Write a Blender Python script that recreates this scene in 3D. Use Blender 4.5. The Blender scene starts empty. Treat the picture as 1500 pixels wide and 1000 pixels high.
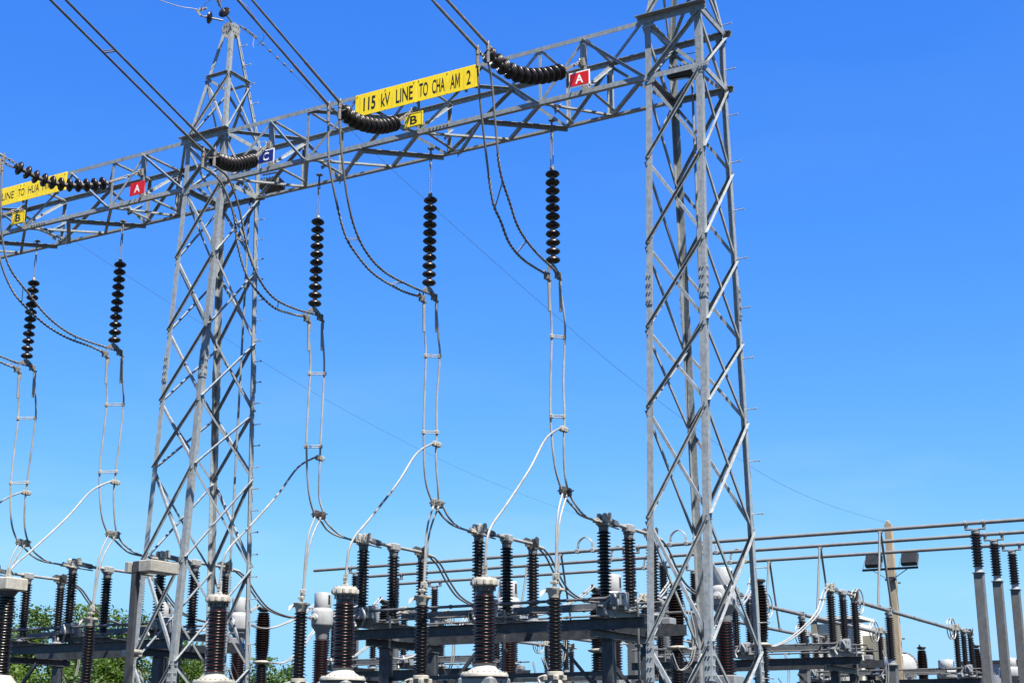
import bpy, math, random
from mathutils import Vector, Matrix
random.seed(7)
SC = bpy.context.scene
COL = SC.collection
R = math.radians
V = Vector

# ------------------------------------------------------------------ camera
PITCH, YAW = R(15.7642), R(29.5264)
cam = bpy.data.cameras.new('camera')
cam.sensor_width = 36.0
cam.lens = 2090.0 / 1500 * 36
cam.clip_start = 0.1
cam.clip_end = 3000
camo = bpy.data.objects.new('camera', cam)
COL.objects.link(camo)
camo.location = (0, 0, 1.6)
camo.rotation_euler = (math.pi / 2 + PITCH, 0, YAW)
SC.camera = camo

# ------------------------------------------------------------------ world and sun
SUN = V((1.0, -0.54, 2.15)).normalized()
EL = math.asin(SUN.z)
ROT = math.atan2(SUN.x, SUN.y)
w = bpy.data.worlds.new('World')
SC.world = w
w.use_nodes = True
nt = w.node_tree
nt.nodes.clear()
wo = nt.nodes.new('ShaderNodeOutputWorld')
bg = nt.nodes.new('ShaderNodeBackground')
sky = nt.nodes.new('ShaderNodeTexSky')
sky.sky_type = 'NISHITA'
sky.sun_disc = False
sky.sun_elevation = EL
sky.sun_rotation = ROT
sky.air_density = 1.0
sky.dust_density = 0.3
sky.ozone_density = 3.0
bg.inputs['Strength'].default_value = 0.1
# grade the clear-sky colour towards the photograph's deep tropical blue
sp = nt.nodes.new('ShaderNodeSeparateColor')
cb = nt.nodes.new('ShaderNodeCombineColor')
nt.links.new(sky.outputs[0], sp.inputs[0])
EXPO = 1.5
for i, (ref, gain, gam, top) in enumerate(((3.52, 3.25, 1.5, 3.55), (5.15, 7.2, 1.0, 7.35), (3.37, 9.4, 0.40, 11.0))):
    a = nt.nodes.new('ShaderNodeMath'); a.operation = 'DIVIDE'; a.inputs[1].default_value = ref
    b = nt.nodes.new('ShaderNodeMath'); b.operation = 'POWER'; b.inputs[1].default_value = gam
    c = nt.nodes.new('ShaderNodeMath'); c.operation = 'MULTIPLY'; c.inputs[1].default_value = gain / 2 ** EXPO
    nt.links.new(sp.outputs[i], a.inputs[0]); nt.links.new(a.outputs[0], b.inputs[0])
    nt.links.new(b.outputs[0], c.inputs[0]); d = nt.nodes.new('ShaderNodeMath'); d.operation = 'MINIMUM'; d.inputs[1].default_value = top / 2 ** EXPO
    nt.links.new(c.outputs[0], d.inputs[0]); nt.links.new(d.outputs[0], cb.inputs[i])
# sky dimmed towards the sun to cut the fill on shaded faces
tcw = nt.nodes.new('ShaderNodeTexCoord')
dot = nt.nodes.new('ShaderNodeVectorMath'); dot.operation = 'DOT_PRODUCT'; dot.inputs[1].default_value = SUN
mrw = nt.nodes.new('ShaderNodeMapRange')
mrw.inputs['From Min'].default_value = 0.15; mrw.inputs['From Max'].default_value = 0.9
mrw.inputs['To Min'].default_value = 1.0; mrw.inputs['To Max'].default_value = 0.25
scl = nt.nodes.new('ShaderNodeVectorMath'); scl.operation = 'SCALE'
mpw = nt.nodes.new('ShaderNodeMapping'); mpw.inputs['Scale'].default_value = (2.2, 2.2, 9.0); mpw.inputs['Location'].default_value = (0.35, 0.1, 0.2)
nzw = nt.nodes.new('ShaderNodeTexNoise'); nzw.inputs['Scale'].default_value = 1.6; nzw.inputs['Detail'].default_value = 7; nzw.inputs['Roughness'].default_value = 0.55
nt.links.new(tcw.outputs['Generated'], mpw.inputs[0]); nt.links.new(mpw.outputs[0], nzw.inputs['Vector'])
cr1 = nt.nodes.new('ShaderNodeMapRange'); cr1.inputs['From Min'].default_value = 0.5; cr1.inputs['From Max'].default_value = 0.78
nt.links.new(nzw.outputs['Fac'], cr1.inputs['Value'])
sxw = nt.nodes.new('ShaderNodeSeparateXYZ'); nt.links.new(tcw.outputs['Generated'], sxw.inputs[0])
elw = nt.nodes.new('ShaderNodeMapRange'); elw.inputs['From Min'].default_value = 0.26; elw.inputs['From Max'].default_value = 0.06; elw.inputs['To Min'].default_value = 0.025; elw.inputs['To Max'].default_value = 0.42
nt.links.new(sxw.outputs['Z'], elw.inputs['Value'])
cmw = nt.nodes.new('ShaderNodeMath'); cmw.operation = 'MULTIPLY'
nt.links.new(cr1.outputs[0], cmw.inputs[0]); nt.links.new(elw.outputs[0], cmw.inputs[1])
cldm = nt.nodes.new('ShaderNodeMix'); cldm.data_type = 'RGBA'
cldm.inputs[7].default_value = (6.6 / 2 ** EXPO, 8.4 / 2 ** EXPO, 10.2 / 2 ** EXPO, 1)
nt.links.new(cmw.outputs[0], cldm.inputs[0]); nt.links.new(cb.outputs[0], cldm.inputs[6])
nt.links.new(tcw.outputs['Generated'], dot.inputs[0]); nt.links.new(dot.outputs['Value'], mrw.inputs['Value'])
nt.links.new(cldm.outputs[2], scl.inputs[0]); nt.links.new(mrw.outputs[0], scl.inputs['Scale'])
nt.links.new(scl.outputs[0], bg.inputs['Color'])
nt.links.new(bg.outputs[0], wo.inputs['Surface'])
sl = bpy.data.lights.new('sun', 'SUN')
sl.energy = 5.0
sl.angle = R(0.5)
sl.color = (1.0, 0.95, 0.87)
so = bpy.data.objects.new('sun', sl)
COL.objects.link(so)
so.location = SUN * 60
so.rotation_euler = SUN.to_track_quat('Z', 'Y').to_euler()
SC.view_settings.view_transform = 'Standard'
SC.view_settings.look = 'None'
SC.view_settings.exposure = EXPO
SC.view_settings.gamma = 1.0
SC.render.engine = 'CYCLES'
SC.cycles.max_bounces = 5

# ------------------------------------------------------------------ materials
def mat(name, col, rough=0.5, metal=0.0, col2=None, scale=8.0, detail=6, bump=0.0, bscale=None, coat=0.0, spec=0.5, contrast=(0.35, 0.65), stretch=(1, 1, 1), rvar=0.0):
    m = bpy.data.materials.new(name)
    m.use_nodes = True
    t = m.node_tree
    b = t.nodes['Principled BSDF']
    b.inputs['Base Color'].default_value = (*col, 1)
    b.inputs['Roughness'].default_value = rough
    b.inputs['Metallic'].default_value = metal
    b.inputs['Specular IOR Level'].default_value = spec
    if coat:
        b.inputs['Coat Weight'].default_value = coat
        b.inputs['Coat Roughness'].default_value = 0.08
    tc = t.nodes.new('ShaderNodeTexCoord')
    mp = t.nodes.new('ShaderNodeMapping')
    mp.inputs['Scale'].default_value = stretch
    t.links.new(tc.outputs['Object'], mp.inputs['Vector'])
    if col2:
        n = t.nodes.new('ShaderNodeTexNoise')
        n.inputs['Scale'].default_value = scale
        n.inputs['Detail'].default_value = detail
        n.inputs['Roughness'].default_value = 0.65
        t.links.new(mp.outputs[0], n.inputs['Vector'])
        r = t.nodes.new('ShaderNodeValToRGB')
        r.color_ramp.elements[0].position = contrast[0]
        r.color_ramp.elements[1].position = contrast[1]
        r.color_ramp.elements[0].color = (*col, 1)
        r.color_ramp.elements[1].color = (*col2, 1)
        t.links.new(n.outputs['Fac'], r.inputs[0])
        t.links.new(r.outputs[0], b.inputs['Base Color'])
        if rvar:
            mr = t.nodes.new('ShaderNodeMapRange')
            mr.inputs['To Min'].default_value = rough - rvar
            mr.inputs['To Max'].default_value = rough + rvar
            t.links.new(n.outputs['Fac'], mr.inputs['Value'])
            t.links.new(mr.outputs[0], b.inputs['Roughness'])
    if bump:
        n2 = t.nodes.new('ShaderNodeTexNoise')
        n2.inputs['Scale'].default_value = bscale or scale * 3
        n2.inputs['Detail'].default_value = 4
        t.links.new(mp.outputs[0], n2.inputs['Vector'])
        bp = t.nodes.new('ShaderNodeBump')
        bp.inputs['Strength'].default_value = bump
        bp.inputs['Distance'].default_value = 0.01
        t.links.new(n2.outputs['Fac'], bp.inputs['Height'])
        t.links.new(bp.outputs[0], b.inputs['Normal'])
    return m

M = {}
M['steel'] = mat('galvanised_steel', (0.170, 0.190, 0.202), 0.42, 0.12, (0.310, 0.333, 0.348), 14, 8, 0.08, 60, contrast=(0.3, 0.7), rvar=0.08)
M['darksteel'] = mat('weathered_shade_darkened_steel', (0.026, 0.030, 0.036), 0.5, 0.1, (0.062, 0.068, 0.078), 6, 8, 0.08, 40)  # base colour darkened to carry the shade inside the frame channels
M['post'] = mat('grey_post_steel', (0.0900, 0.0930, 0.0960), 0.5, 0.1, (0.1290, 0.1320, 0.1350), 5, 6, 0.05, 40)
M['dullsteel'] = mat('dull_dark_steel', (0.0330, 0.0330, 0.0360), 0.6, 0.1, (0.0510, 0.0510, 0.0540), 5, 6, 0.05, 40)
M['porc'] = mat('brown_porcelain', (0.024, 0.0058, 0.0042), 0.22, 0, (0.014, 0.0045, 0.0035), 3, 5, coat=0.12)
M['porcd'] = mat('dark_porcelain', (0.010, 0.0046, 0.0038), 0.26, 0, (0.006, 0.0035, 0.003), 3, 5, coat=0.08)
M['disc'] = mat('disc_porcelain', (0.0105, 0.005, 0.0042), 0.36, 0, (0.02, 0.013, 0.011), 9, 6, contrast=(0.5, 0.8))
M['alu'] = mat('aluminium', (0.2295, 0.2295, 0.2231), 0.42, 0.2, (0.3187, 0.3187, 0.3060), 9, 6, 0.05, 60)
M['tube'] = mat('aluminium_tube', (0.1721, 0.1721, 0.1690), 0.42, 0.3, (0.2295, 0.2295, 0.2231), 2.5, 6)
M['wire'] = mat('stranded_conductor', (0.215, 0.22, 0.22), 0.45, 0.15, (0.34, 0.345, 0.345), 3, 6, 0.3, 90)
M['linewire'] = mat('weathered_conductor', (0.10, 0.10, 0.098), 0.5, 0.15, (0.18, 0.178, 0.174), 4, 6, 0.3, 90)
M['thin'] = mat('shield_wire_steel', (0.09, 0.14, 0.21), 0.6, 0.2)
M['cast'] = mat('cream_cast_metal', (0.27, 0.258, 0.225), 0.5, 0, (0.38, 0.368, 0.335), 9, 6, 0.15, 40)
M['hard'] = mat('hardware_metal', (0.1260, 0.1197, 0.1102), 0.5, 0.2, (0.2268, 0.2173, 0.2016), 20, 6, 0.2, 60)
M['grease'] = mat('dark_contact_metal', (0.0360, 0.0330, 0.0300), 0.5, 0.3, (0.0960, 0.0870, 0.0780), 14, 6, 0.2, 50)
M['white'] = mat('white_tank_paint', (0.30, 0.31, 0.325), 0.35, 0, (0.37, 0.38, 0.39), 2.5, 6)
M['lightgrey'] = mat('light_grey_paint', (0.1620, 0.1710, 0.1860), 0.4, 0, (0.2100, 0.2190, 0.2310), 4, 6)
M['yellow'] = mat('yellow_sign_paint', (0.88, 0.655, 0.008), 0.38, 0, (0.82, 0.59, 0.007), 2.0, 5)
M['red'] = mat('red_plate_paint', (0.62, 0.011, 0.011), 0.4, 0, (0.52, 0.009, 0.009), 5, 5)
M['blue'] = mat('blue_plate_paint', (0.010, 0.020, 0.20), 0.4, 0, (0.008, 0.016, 0.16), 5, 5)
M['black'] = mat('black_paint', (0.008, 0.008, 0.008), 0.45)
M['letter'] = mat('white_letter_paint', (0.80, 0.80, 0.80), 0.45)
M['lampblack'] = mat('black_lamp_housing', (0.012, 0.013, 0.015), 0.4)
M['glass'] = mat('lamp_glass', (0.012, 0.014, 0.017), 0.35, 0, (0.02, 0.022, 0.026), 4)
M['concrete'] = mat('tan_concrete', (0.27, 0.215, 0.15), 0.85, 0, (0.36, 0.30, 0.22), 3, 8, 0.4, 25, stretch=(1, 1, 0.35))
M['wall'] = mat('white_render', (0.5400, 0.5400, 0.5100), 0.8, 0, (0.4500, 0.4500, 0.4125), 0.8, 8, contrast=(0.45, 0.8), stretch=(1, 1, 0.25))
M['pilaster'] = mat('tan_pilaster', (0.2205, 0.2047, 0.1628), 0.8, 0, (0.1785, 0.1680, 0.1365), 1, 6)
M['panel'] = mat('pale_cladding', (0.3360, 0.3360, 0.3960), 0.6, 0, (0.3000, 0.3000, 0.3600), 1, 6)
M['roof'] = mat('dark_roof_trim', (0.0150, 0.0150, 0.0188), 0.6)
M['bark'] = mat('bark', (0.0420, 0.0300, 0.0210), 0.9, 0, (0.0780, 0.0600, 0.0420), 6, 8, 0.6, 20, stretch=(1, 1, 0.3))
M['ground'] = mat('crushed_rock', (0.0144, 0.0144, 0.0120), 0.95, 0, (0.0312, 0.0298, 0.0264), 9, 10, 0.6, 30)

def weather(m, lo, hi, rust=0.0):
    t = m.node_tree
    b = t.nodes['Principled BSDF']
    src = b.inputs['Base Color'].links[0].from_socket
    oi = t.nodes.new('ShaderNodeObjectInfo')
    mr = t.nodes.new('ShaderNodeMapRange'); mr.inputs['To Min'].default_value = lo; mr.inputs['To Max'].default_value = hi
    t.links.new(oi.outputs['Random'], mr.inputs['Value'])
    sc = t.nodes.new('ShaderNodeVectorMath'); sc.operation = 'SCALE'
    t.links.new(src, sc.inputs[0]); t.links.new(mr.outputs[0], sc.inputs['Scale'])
    out = sc.outputs[0]
    tc = t.nodes.new('ShaderNodeTexCoord')
    mp = t.nodes.new('ShaderNodeMapping'); mp.inputs['Scale'].default_value = (9, 9, 1.2)
    n = t.nodes.new('ShaderNodeTexNoise'); n.inputs['Scale'].default_value = 2.0; n.inputs['Detail'].default_value = 6
    t.links.new(tc.outputs['Object'], mp.inputs[0]); t.links.new(mp.outputs[0], n.inputs['Vector'])
    r = t.nodes.new('ShaderNodeMapRange'); r.inputs['From Min'].default_value = 0.52; r.inputs['From Max'].default_value = 0.75
    r.inputs['To Min'].default_value = 0.0; r.inputs['To Max'].default_value = 0.45
    t.links.new(n.outputs['Fac'], r.inputs['Value'])
    mx = t.nodes.new('ShaderNodeMix'); mx.data_type = 'RGBA'
    t.links.new(r.outputs[0], mx.inputs[0]); t.links.new(out, mx.inputs[6])
    c = b.inputs['Base Color'].default_value
    mx.inputs[7].default_value = (c[0] * 0.55, c[1] * 0.53, c[2] * 0.5, 1)
    out = mx.outputs[2]
    if rust:
        n2 = t.nodes.new('ShaderNodeTexNoise'); n2.inputs['Scale'].default_value = 7.0; n2.inputs['Detail'].default_value = 8
        t.links.new(tc.outputs['Object'], n2.inputs['Vector'])
        r2 = t.nodes.new('ShaderNodeMapRange'); r2.inputs['From Min'].default_value = 0.64; r2.inputs['From Max'].default_value = 0.72; r2.inputs['To Max'].default_value = rust
        t.links.new(n2.outputs['Fac'], r2.inputs['Value'])
        m2 = t.nodes.new('ShaderNodeMix'); m2.data_type = 'RGBA'
        t.links.new(r2.outputs[0], m2.inputs[0]); t.links.new(out, m2.inputs[6]); m2.inputs[7].default_value = (0.09, 0.055, 0.035, 1)
        out = m2.outputs[2]
    t.links.new(out, b.inputs['Base Color'])
weather(M['steel'], 0.86, 1.14, 0.35)
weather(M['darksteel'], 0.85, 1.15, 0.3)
weather(M['post'], 0.9, 1.1, 0.2)
weather(M['cast'], 0.8, 1.1, 0.35)
weather(M['wire'], 0.85, 1.1)
weather(M['linewire'], 0.85, 1.2)
weather(M['yellow'], 0.97, 1.03, 0.25)
weather(M['white'], 0.95, 1.05, 0.12)
weather(M['concrete'], 1.0, 1.0, 0.0)
weather(M['porc'], 0.75, 1.2)
weather(M['porcd'], 0.75, 1.25)

def leafmat(name, a, b):
    m = mat(name, a, 0.55, 0, b, 0.9, 3, contrast=(0.4, 0.6))
    m.node_tree.nodes['Principled BSDF'].inputs['Subsurface Weight'].default_value = 0
    bs = m.node_tree.nodes['Principled BSDF']
    tr = m.node_tree.nodes.new('ShaderNodeBsdfTranslucent')
    tr.inputs[0].default_value = (b[0] * 1.6, b[1] * 1.5, b[2] * 0.8, 1)
    mx = m.node_tree.nodes.new('ShaderNodeMixShader')
    mx.inputs[0].default_value = 0.35
    out = [n for n in m.node_tree.nodes if n.type == 'OUTPUT_MATERIAL'][0]
    m.node_tree.links.new(bs.outputs[0], mx.inputs[1])
    m.node_tree.links.new(tr.outputs[0], mx.inputs[2])
    m.node_tree.links.new(mx.outputs[0], out.inputs['Surface'])
    return m
M['leaf'] = leafmat('green_leaves', (0.026, 0.066, 0.008), (0.062, 0.115, 0.012))
M['leaf2'] = leafmat('yellow_green_leaves', (0.044, 0.092, 0.009), (0.085, 0.145, 0.014))

# ------------------------------------------------------------------ mesh building
class MB:
    def __init__(s):
        s.v = []; s.f = []; s.sm = set()
    def add(s, vs, fs, sm=False):
        o = len(s.v)
        if sm: s.sm.update(range(len(s.f), len(s.f) + len(fs)))
        s.v += [tuple(p) for p in vs]
        s.f += [tuple(i + o for i in f) for f in fs]
        return s
    def box(s, x0, x1, y0, y1, z0, z1):
        vs = [(x, y, z) for x in (x0, x1) for y in (y0, y1) for z in (z0, z1)]
        return s.add(vs, [(0, 1, 3, 2), (4, 6, 7, 5), (0, 4, 5, 1), (2, 3, 7, 6), (0, 2, 6, 4), (1, 5, 7, 3)])
    def cbox(s, x0, x1, y0, y1, z0, z1, c=0.01):
        # box with chamfered vertical and top edges
        def ring(z, i):
            a, b, e, d = x0 + i, x1 - i, y0 + i, y1 - i
            return [(a + c, e, z), (b - c, e, z), (b, e + c, z), (b, d - c, z), (b - c, d, z), (a + c, d, z), (a, d - c, z), (a, e + c, z)]
        vs = ring(z0, c) + ring(z0 + c, 0) + ring(z1 - c, 0) + ring(z1, c)
        fs = []
        for k in range(3):
            for i in range(8):
                j = (i + 1) % 8
                fs.append((k * 8 + i, k * 8 + j, k * 8 + 8 + j, k * 8 + 8 + i))
        fs += [tuple(range(7, -1, -1)), tuple(range(24, 32))]
        return s.add(vs, fs)
    def prof(s, p, q, pts, u, v):
        # extrude a 2D outline from p to q, axes u, v
        n = len(pts)
        vs = [p + u * a + v * b for a, b in pts] + [q + u * a + v * b for a, b in pts]
        fs = [(i, (i + 1) % n, n + (i + 1) % n, n + i) for i in range(n)]
        fs += [tuple(range(n - 1, -1, -1)), tuple(range(n, 2 * n))]
        return s.add(vs, fs)
    @staticmethod
    def frame(p, q, u):
        a = (q - p).normalized()
        u = (u - a * u.dot(a)).normalized()
        return a, u, a.cross(u)
    def angle(s, p, q, u, v, wd=0.065, t=0.008):
        p, q = V(p), V(q)
        a, u, b = s.frame(p, q, V(u))
        if b.dot(V(v)) < 0: b = -b
        return s.prof(p, q, [(0, 0), (wd, 0), (wd, t), (t, t), (t, wd), (0, wd)], u, b)
    def chan(s, p, q, u, v, wd=0.16, dp=0.065, t=0.009):
        # channel: web along u (width wd, centred), flanges towards v
        p, q = V(p), V(q)
        a, u, b = s.frame(p, q, V(u))
        if b.dot(V(v)) < 0: b = -b
        h = wd / 2
        return s.prof(p, q, [(-h, 0), (h, 0), (h, dp), (h - t, dp), (h - t, t), (-h + t, t), (-h + t, dp), (-h, dp)], u, b)
    def bar(s, p, q, wd, ht, u=(0, 0, 1)):
        p, q = V(p), V(q)
        a, u, b = s.frame(p, q, V(u))
        x, y = wd / 2, ht / 2
        return s.prof(p, q, [(-y, -x), (y, -x), (y, x), (-y, x)], u, b)
    def tube(s, pts, r, n=8, caps=True):
        pts = [V(p) for p in pts]
        k = len(pts)
        vs = []; fs = []
        t0 = (pts[1] - pts[0]).normalized()
        ref = V((0, 0, 1)) if abs(t0.z) < 0.9 else V((1, 0, 0))
        u = t0.cross(ref).normalized()
        for i, p in enumerate(pts):
            t = (pts[min(i + 1, k - 1)] - pts[max(i - 1, 0)]).normalized()
            u = (u - t * u.dot(t)).normalized()
            b = t.cross(u)
            for j in range(n):
                an = 2 * math.pi * j / n
                vs.append(p + u * (math.cos(an) * r) + b * (math.sin(an) * r))
        for i in range(k - 1):
            for j in range(n):
                j2 = (j + 1) % n
                fs.append((i * n + j, i * n + j2, i * n + n + j2, i * n + n + j))
        if caps:
            fs += [tuple(range(n - 1, -1, -1)), tuple(range((k - 1) * n, k * n))]
        return s.add(vs, fs, True)
    def lathe(s, pr, base=(0, 0, 0), axis=(0, 0, 1), n=20):
        # pr: list of (radius, height)
        base = V(base); ax = V(axis).normalized()
        ref = V((1, 0, 0)) if abs(ax.x) < 0.9 else V((0, 1, 0))
        u = ax.cross(ref).normalized(); b = ax.cross(u)
        vs = []; fs = []
        for r, h in pr:
            for j in range(n):
                an = 2 * math.pi * j / n
                vs.append(base + ax * h + u * (math.cos(an) * r) + b * (math.sin(an) * r))
        k = len(pr)
        for i in range(k - 1):
            for j in range(n):
                j2 = (j + 1) % n
                fs.append((i * n + j, i * n + j2, i * n + n + j2, i * n + n + j))
        fs += [tuple(range(n - 1, -1, -1)), tuple(range((k - 1) * n, k * n))]
        return s.add(vs, fs, True)
    def ring(s, c, axis, Rr, r, n=36, m=8):
        c = V(c); ax = V(axis).normalized()
        ref = V((0, 0, 1)) if abs(ax.z) < 0.9 else V((1, 0, 0))
        u = ax.cross(ref).normalized(); b = ax.cross(u)
        vs = []; fs = []
        for i in range(n):
            an = 2 * math.pi * i / n
            d = u * math.cos(an) + b * math.sin(an)
            for j in range(m):
                am = 2 * math.pi * j / m
                vs.append(c + d * (Rr + r * math.cos(am)) + ax * (r * math.sin(am)))
        for i in range(n):
            i2 = (i + 1) % n
            for j in range(m):
                j2 = (j + 1) % m
                fs.append((i * m + j, i2 * m + j, i2 * m + j2, i * m + j2))
        return s.add(vs, fs, True)
    def plate(s, pts, nrm, t):
        nrm = V(nrm).normalized() * t
        pts = [V(p) for p in pts]
        n = len(pts)
        vs = pts + [p + nrm for p in pts]
        fs = [(i, (i + 1) % n, n + (i + 1) % n, n + i) for i in range(n)]
        fs += [tuple(range(n - 1, -1, -1)), tuple(range(n, 2 * n))]
        return s.add(vs, fs)
    def bolt(s, p, axis, r=0.012, h=0.014):
        return s.lathe([(r, 0), (r, h)], p, axis, 6)
    def data(s, name, m, off=(0, 0, 0)):
        me = bpy.data.meshes.new(name)
        ox, oy, oz = off
        me.from_pydata([(x - ox, y - oy, z - oz) for x, y, z in s.v], [], s.f)
        import bmesh
        b = bmesh.new(); b.from_mesh(me)
        bmesh.ops.recalc_face_normals(b, faces=b.faces)
        b.to_mesh(me); b.free()
        me.polygons.foreach_set('use_smooth', [i in s.sm for i in range(len(me.polygons))])
        if s.sm: me.set_sharp_from_angle(angle=R(38))
        me.materials.append(M[m] if isinstance(m, str) else m)
        return me

def tag(o, label=None, cat=None, group=None, kind=None):
    for k, v in (('label', label), ('category', cat), ('group', group), ('kind', kind)):
        if v: o[k] = v
    return o
def thing(name, label, cat, loc=(0, 0, 0), group=None):
    o = bpy.data.objects.new(name, None)
    o.empty_display_size = 0.2
    COL.objects.link(o)
    o.location = loc
    return tag(o, label, cat, group)
def rootloc(p):
    while p.parent: p = p.parent
    return p.location
def part(name, mb, m, parent, world=True):
    """mesh part; mb in world coordinates unless world=False (then already local)"""
    off = rootloc(parent) if world else (0, 0, 0)
    o = bpy.data.objects.new(name, mb.data(name, m, off))
    COL.objects.link(o)
    o.parent = parent
    return o
def single(name, mb, m, label, cat, group=None, kind=None, loc=None):
    loc = loc or (0, 0, 0)
    o = bpy.data.objects.new(name, mb.data(name, m, loc))
    COL.objects.link(o)
    o.location = loc
    return tag(o, label, cat, group, kind)
def kids(o):
    return list(o.children)
def copy_tree(o, parent=None):
    c = o.copy()
    COL.objects.link(c)
    c.parent = parent
    for k in kids(o): copy_tree(k, c)
    return c
def dup(o, loc, label):
    c = copy_tree(o)
    c.location = loc
    c['label'] = label
    return c
def smooth(pts, n=6):
    pts = [V(p) for p in pts]
    P = [pts[0] * 2 - pts[1]] + pts + [pts[-1] * 2 - pts[-2]]
    out = []
    for i in range(1, len(P) - 2):
        a, b, c, d = P[i - 1:i + 3]
        for k in range(n):
            t = k / n
            out.append(0.5 * ((2 * b) + (c - a) * t + (2 * a - 5 * b + 4 * c - d) * t * t + (3 * b - a - 3 * c + d) * t ** 3))
    out.append(pts[-1])
    return out
def sheds(z0, z1, core, big, small=None, pitch=0.06, core2=None):
    """profile of a porcelain body with sheds between z0 and z1"""
    n = max(2, round((z1 - z0) / pitch))
    st = (z1 - z0) / n
    pr = [(core, z0)]
    for i in range(n):
        z = z0 + i * st
        c = core if core2 is None else core + (core2 - core) * (i / n)
        r = big if (small is None or i % 2 == 0) else small
        pr += [(c, z + 0.06 * st), (r - 0.012, z + 0.22 * st), (r, z + 0.29 * st), (r - 0.003, z + 0.43 * st), (c + (r - c) * 0.45, z + 0.58 * st), (c, z + 0.74 * st)]
    pr.append((core if core2 is None else core2, z1))
    return pr

# ------------------------------------------------------------------ ground
g = MB()
g.add([(-900, -300, 0), (900, -300, 0), (900, 1500, 0), (-900, 1500, 0)], [(0, 1, 2, 3)])
single('ground', g, 'ground', 'dark crushed rock yard under the switchgear', 'ground', kind='structure')

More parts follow.
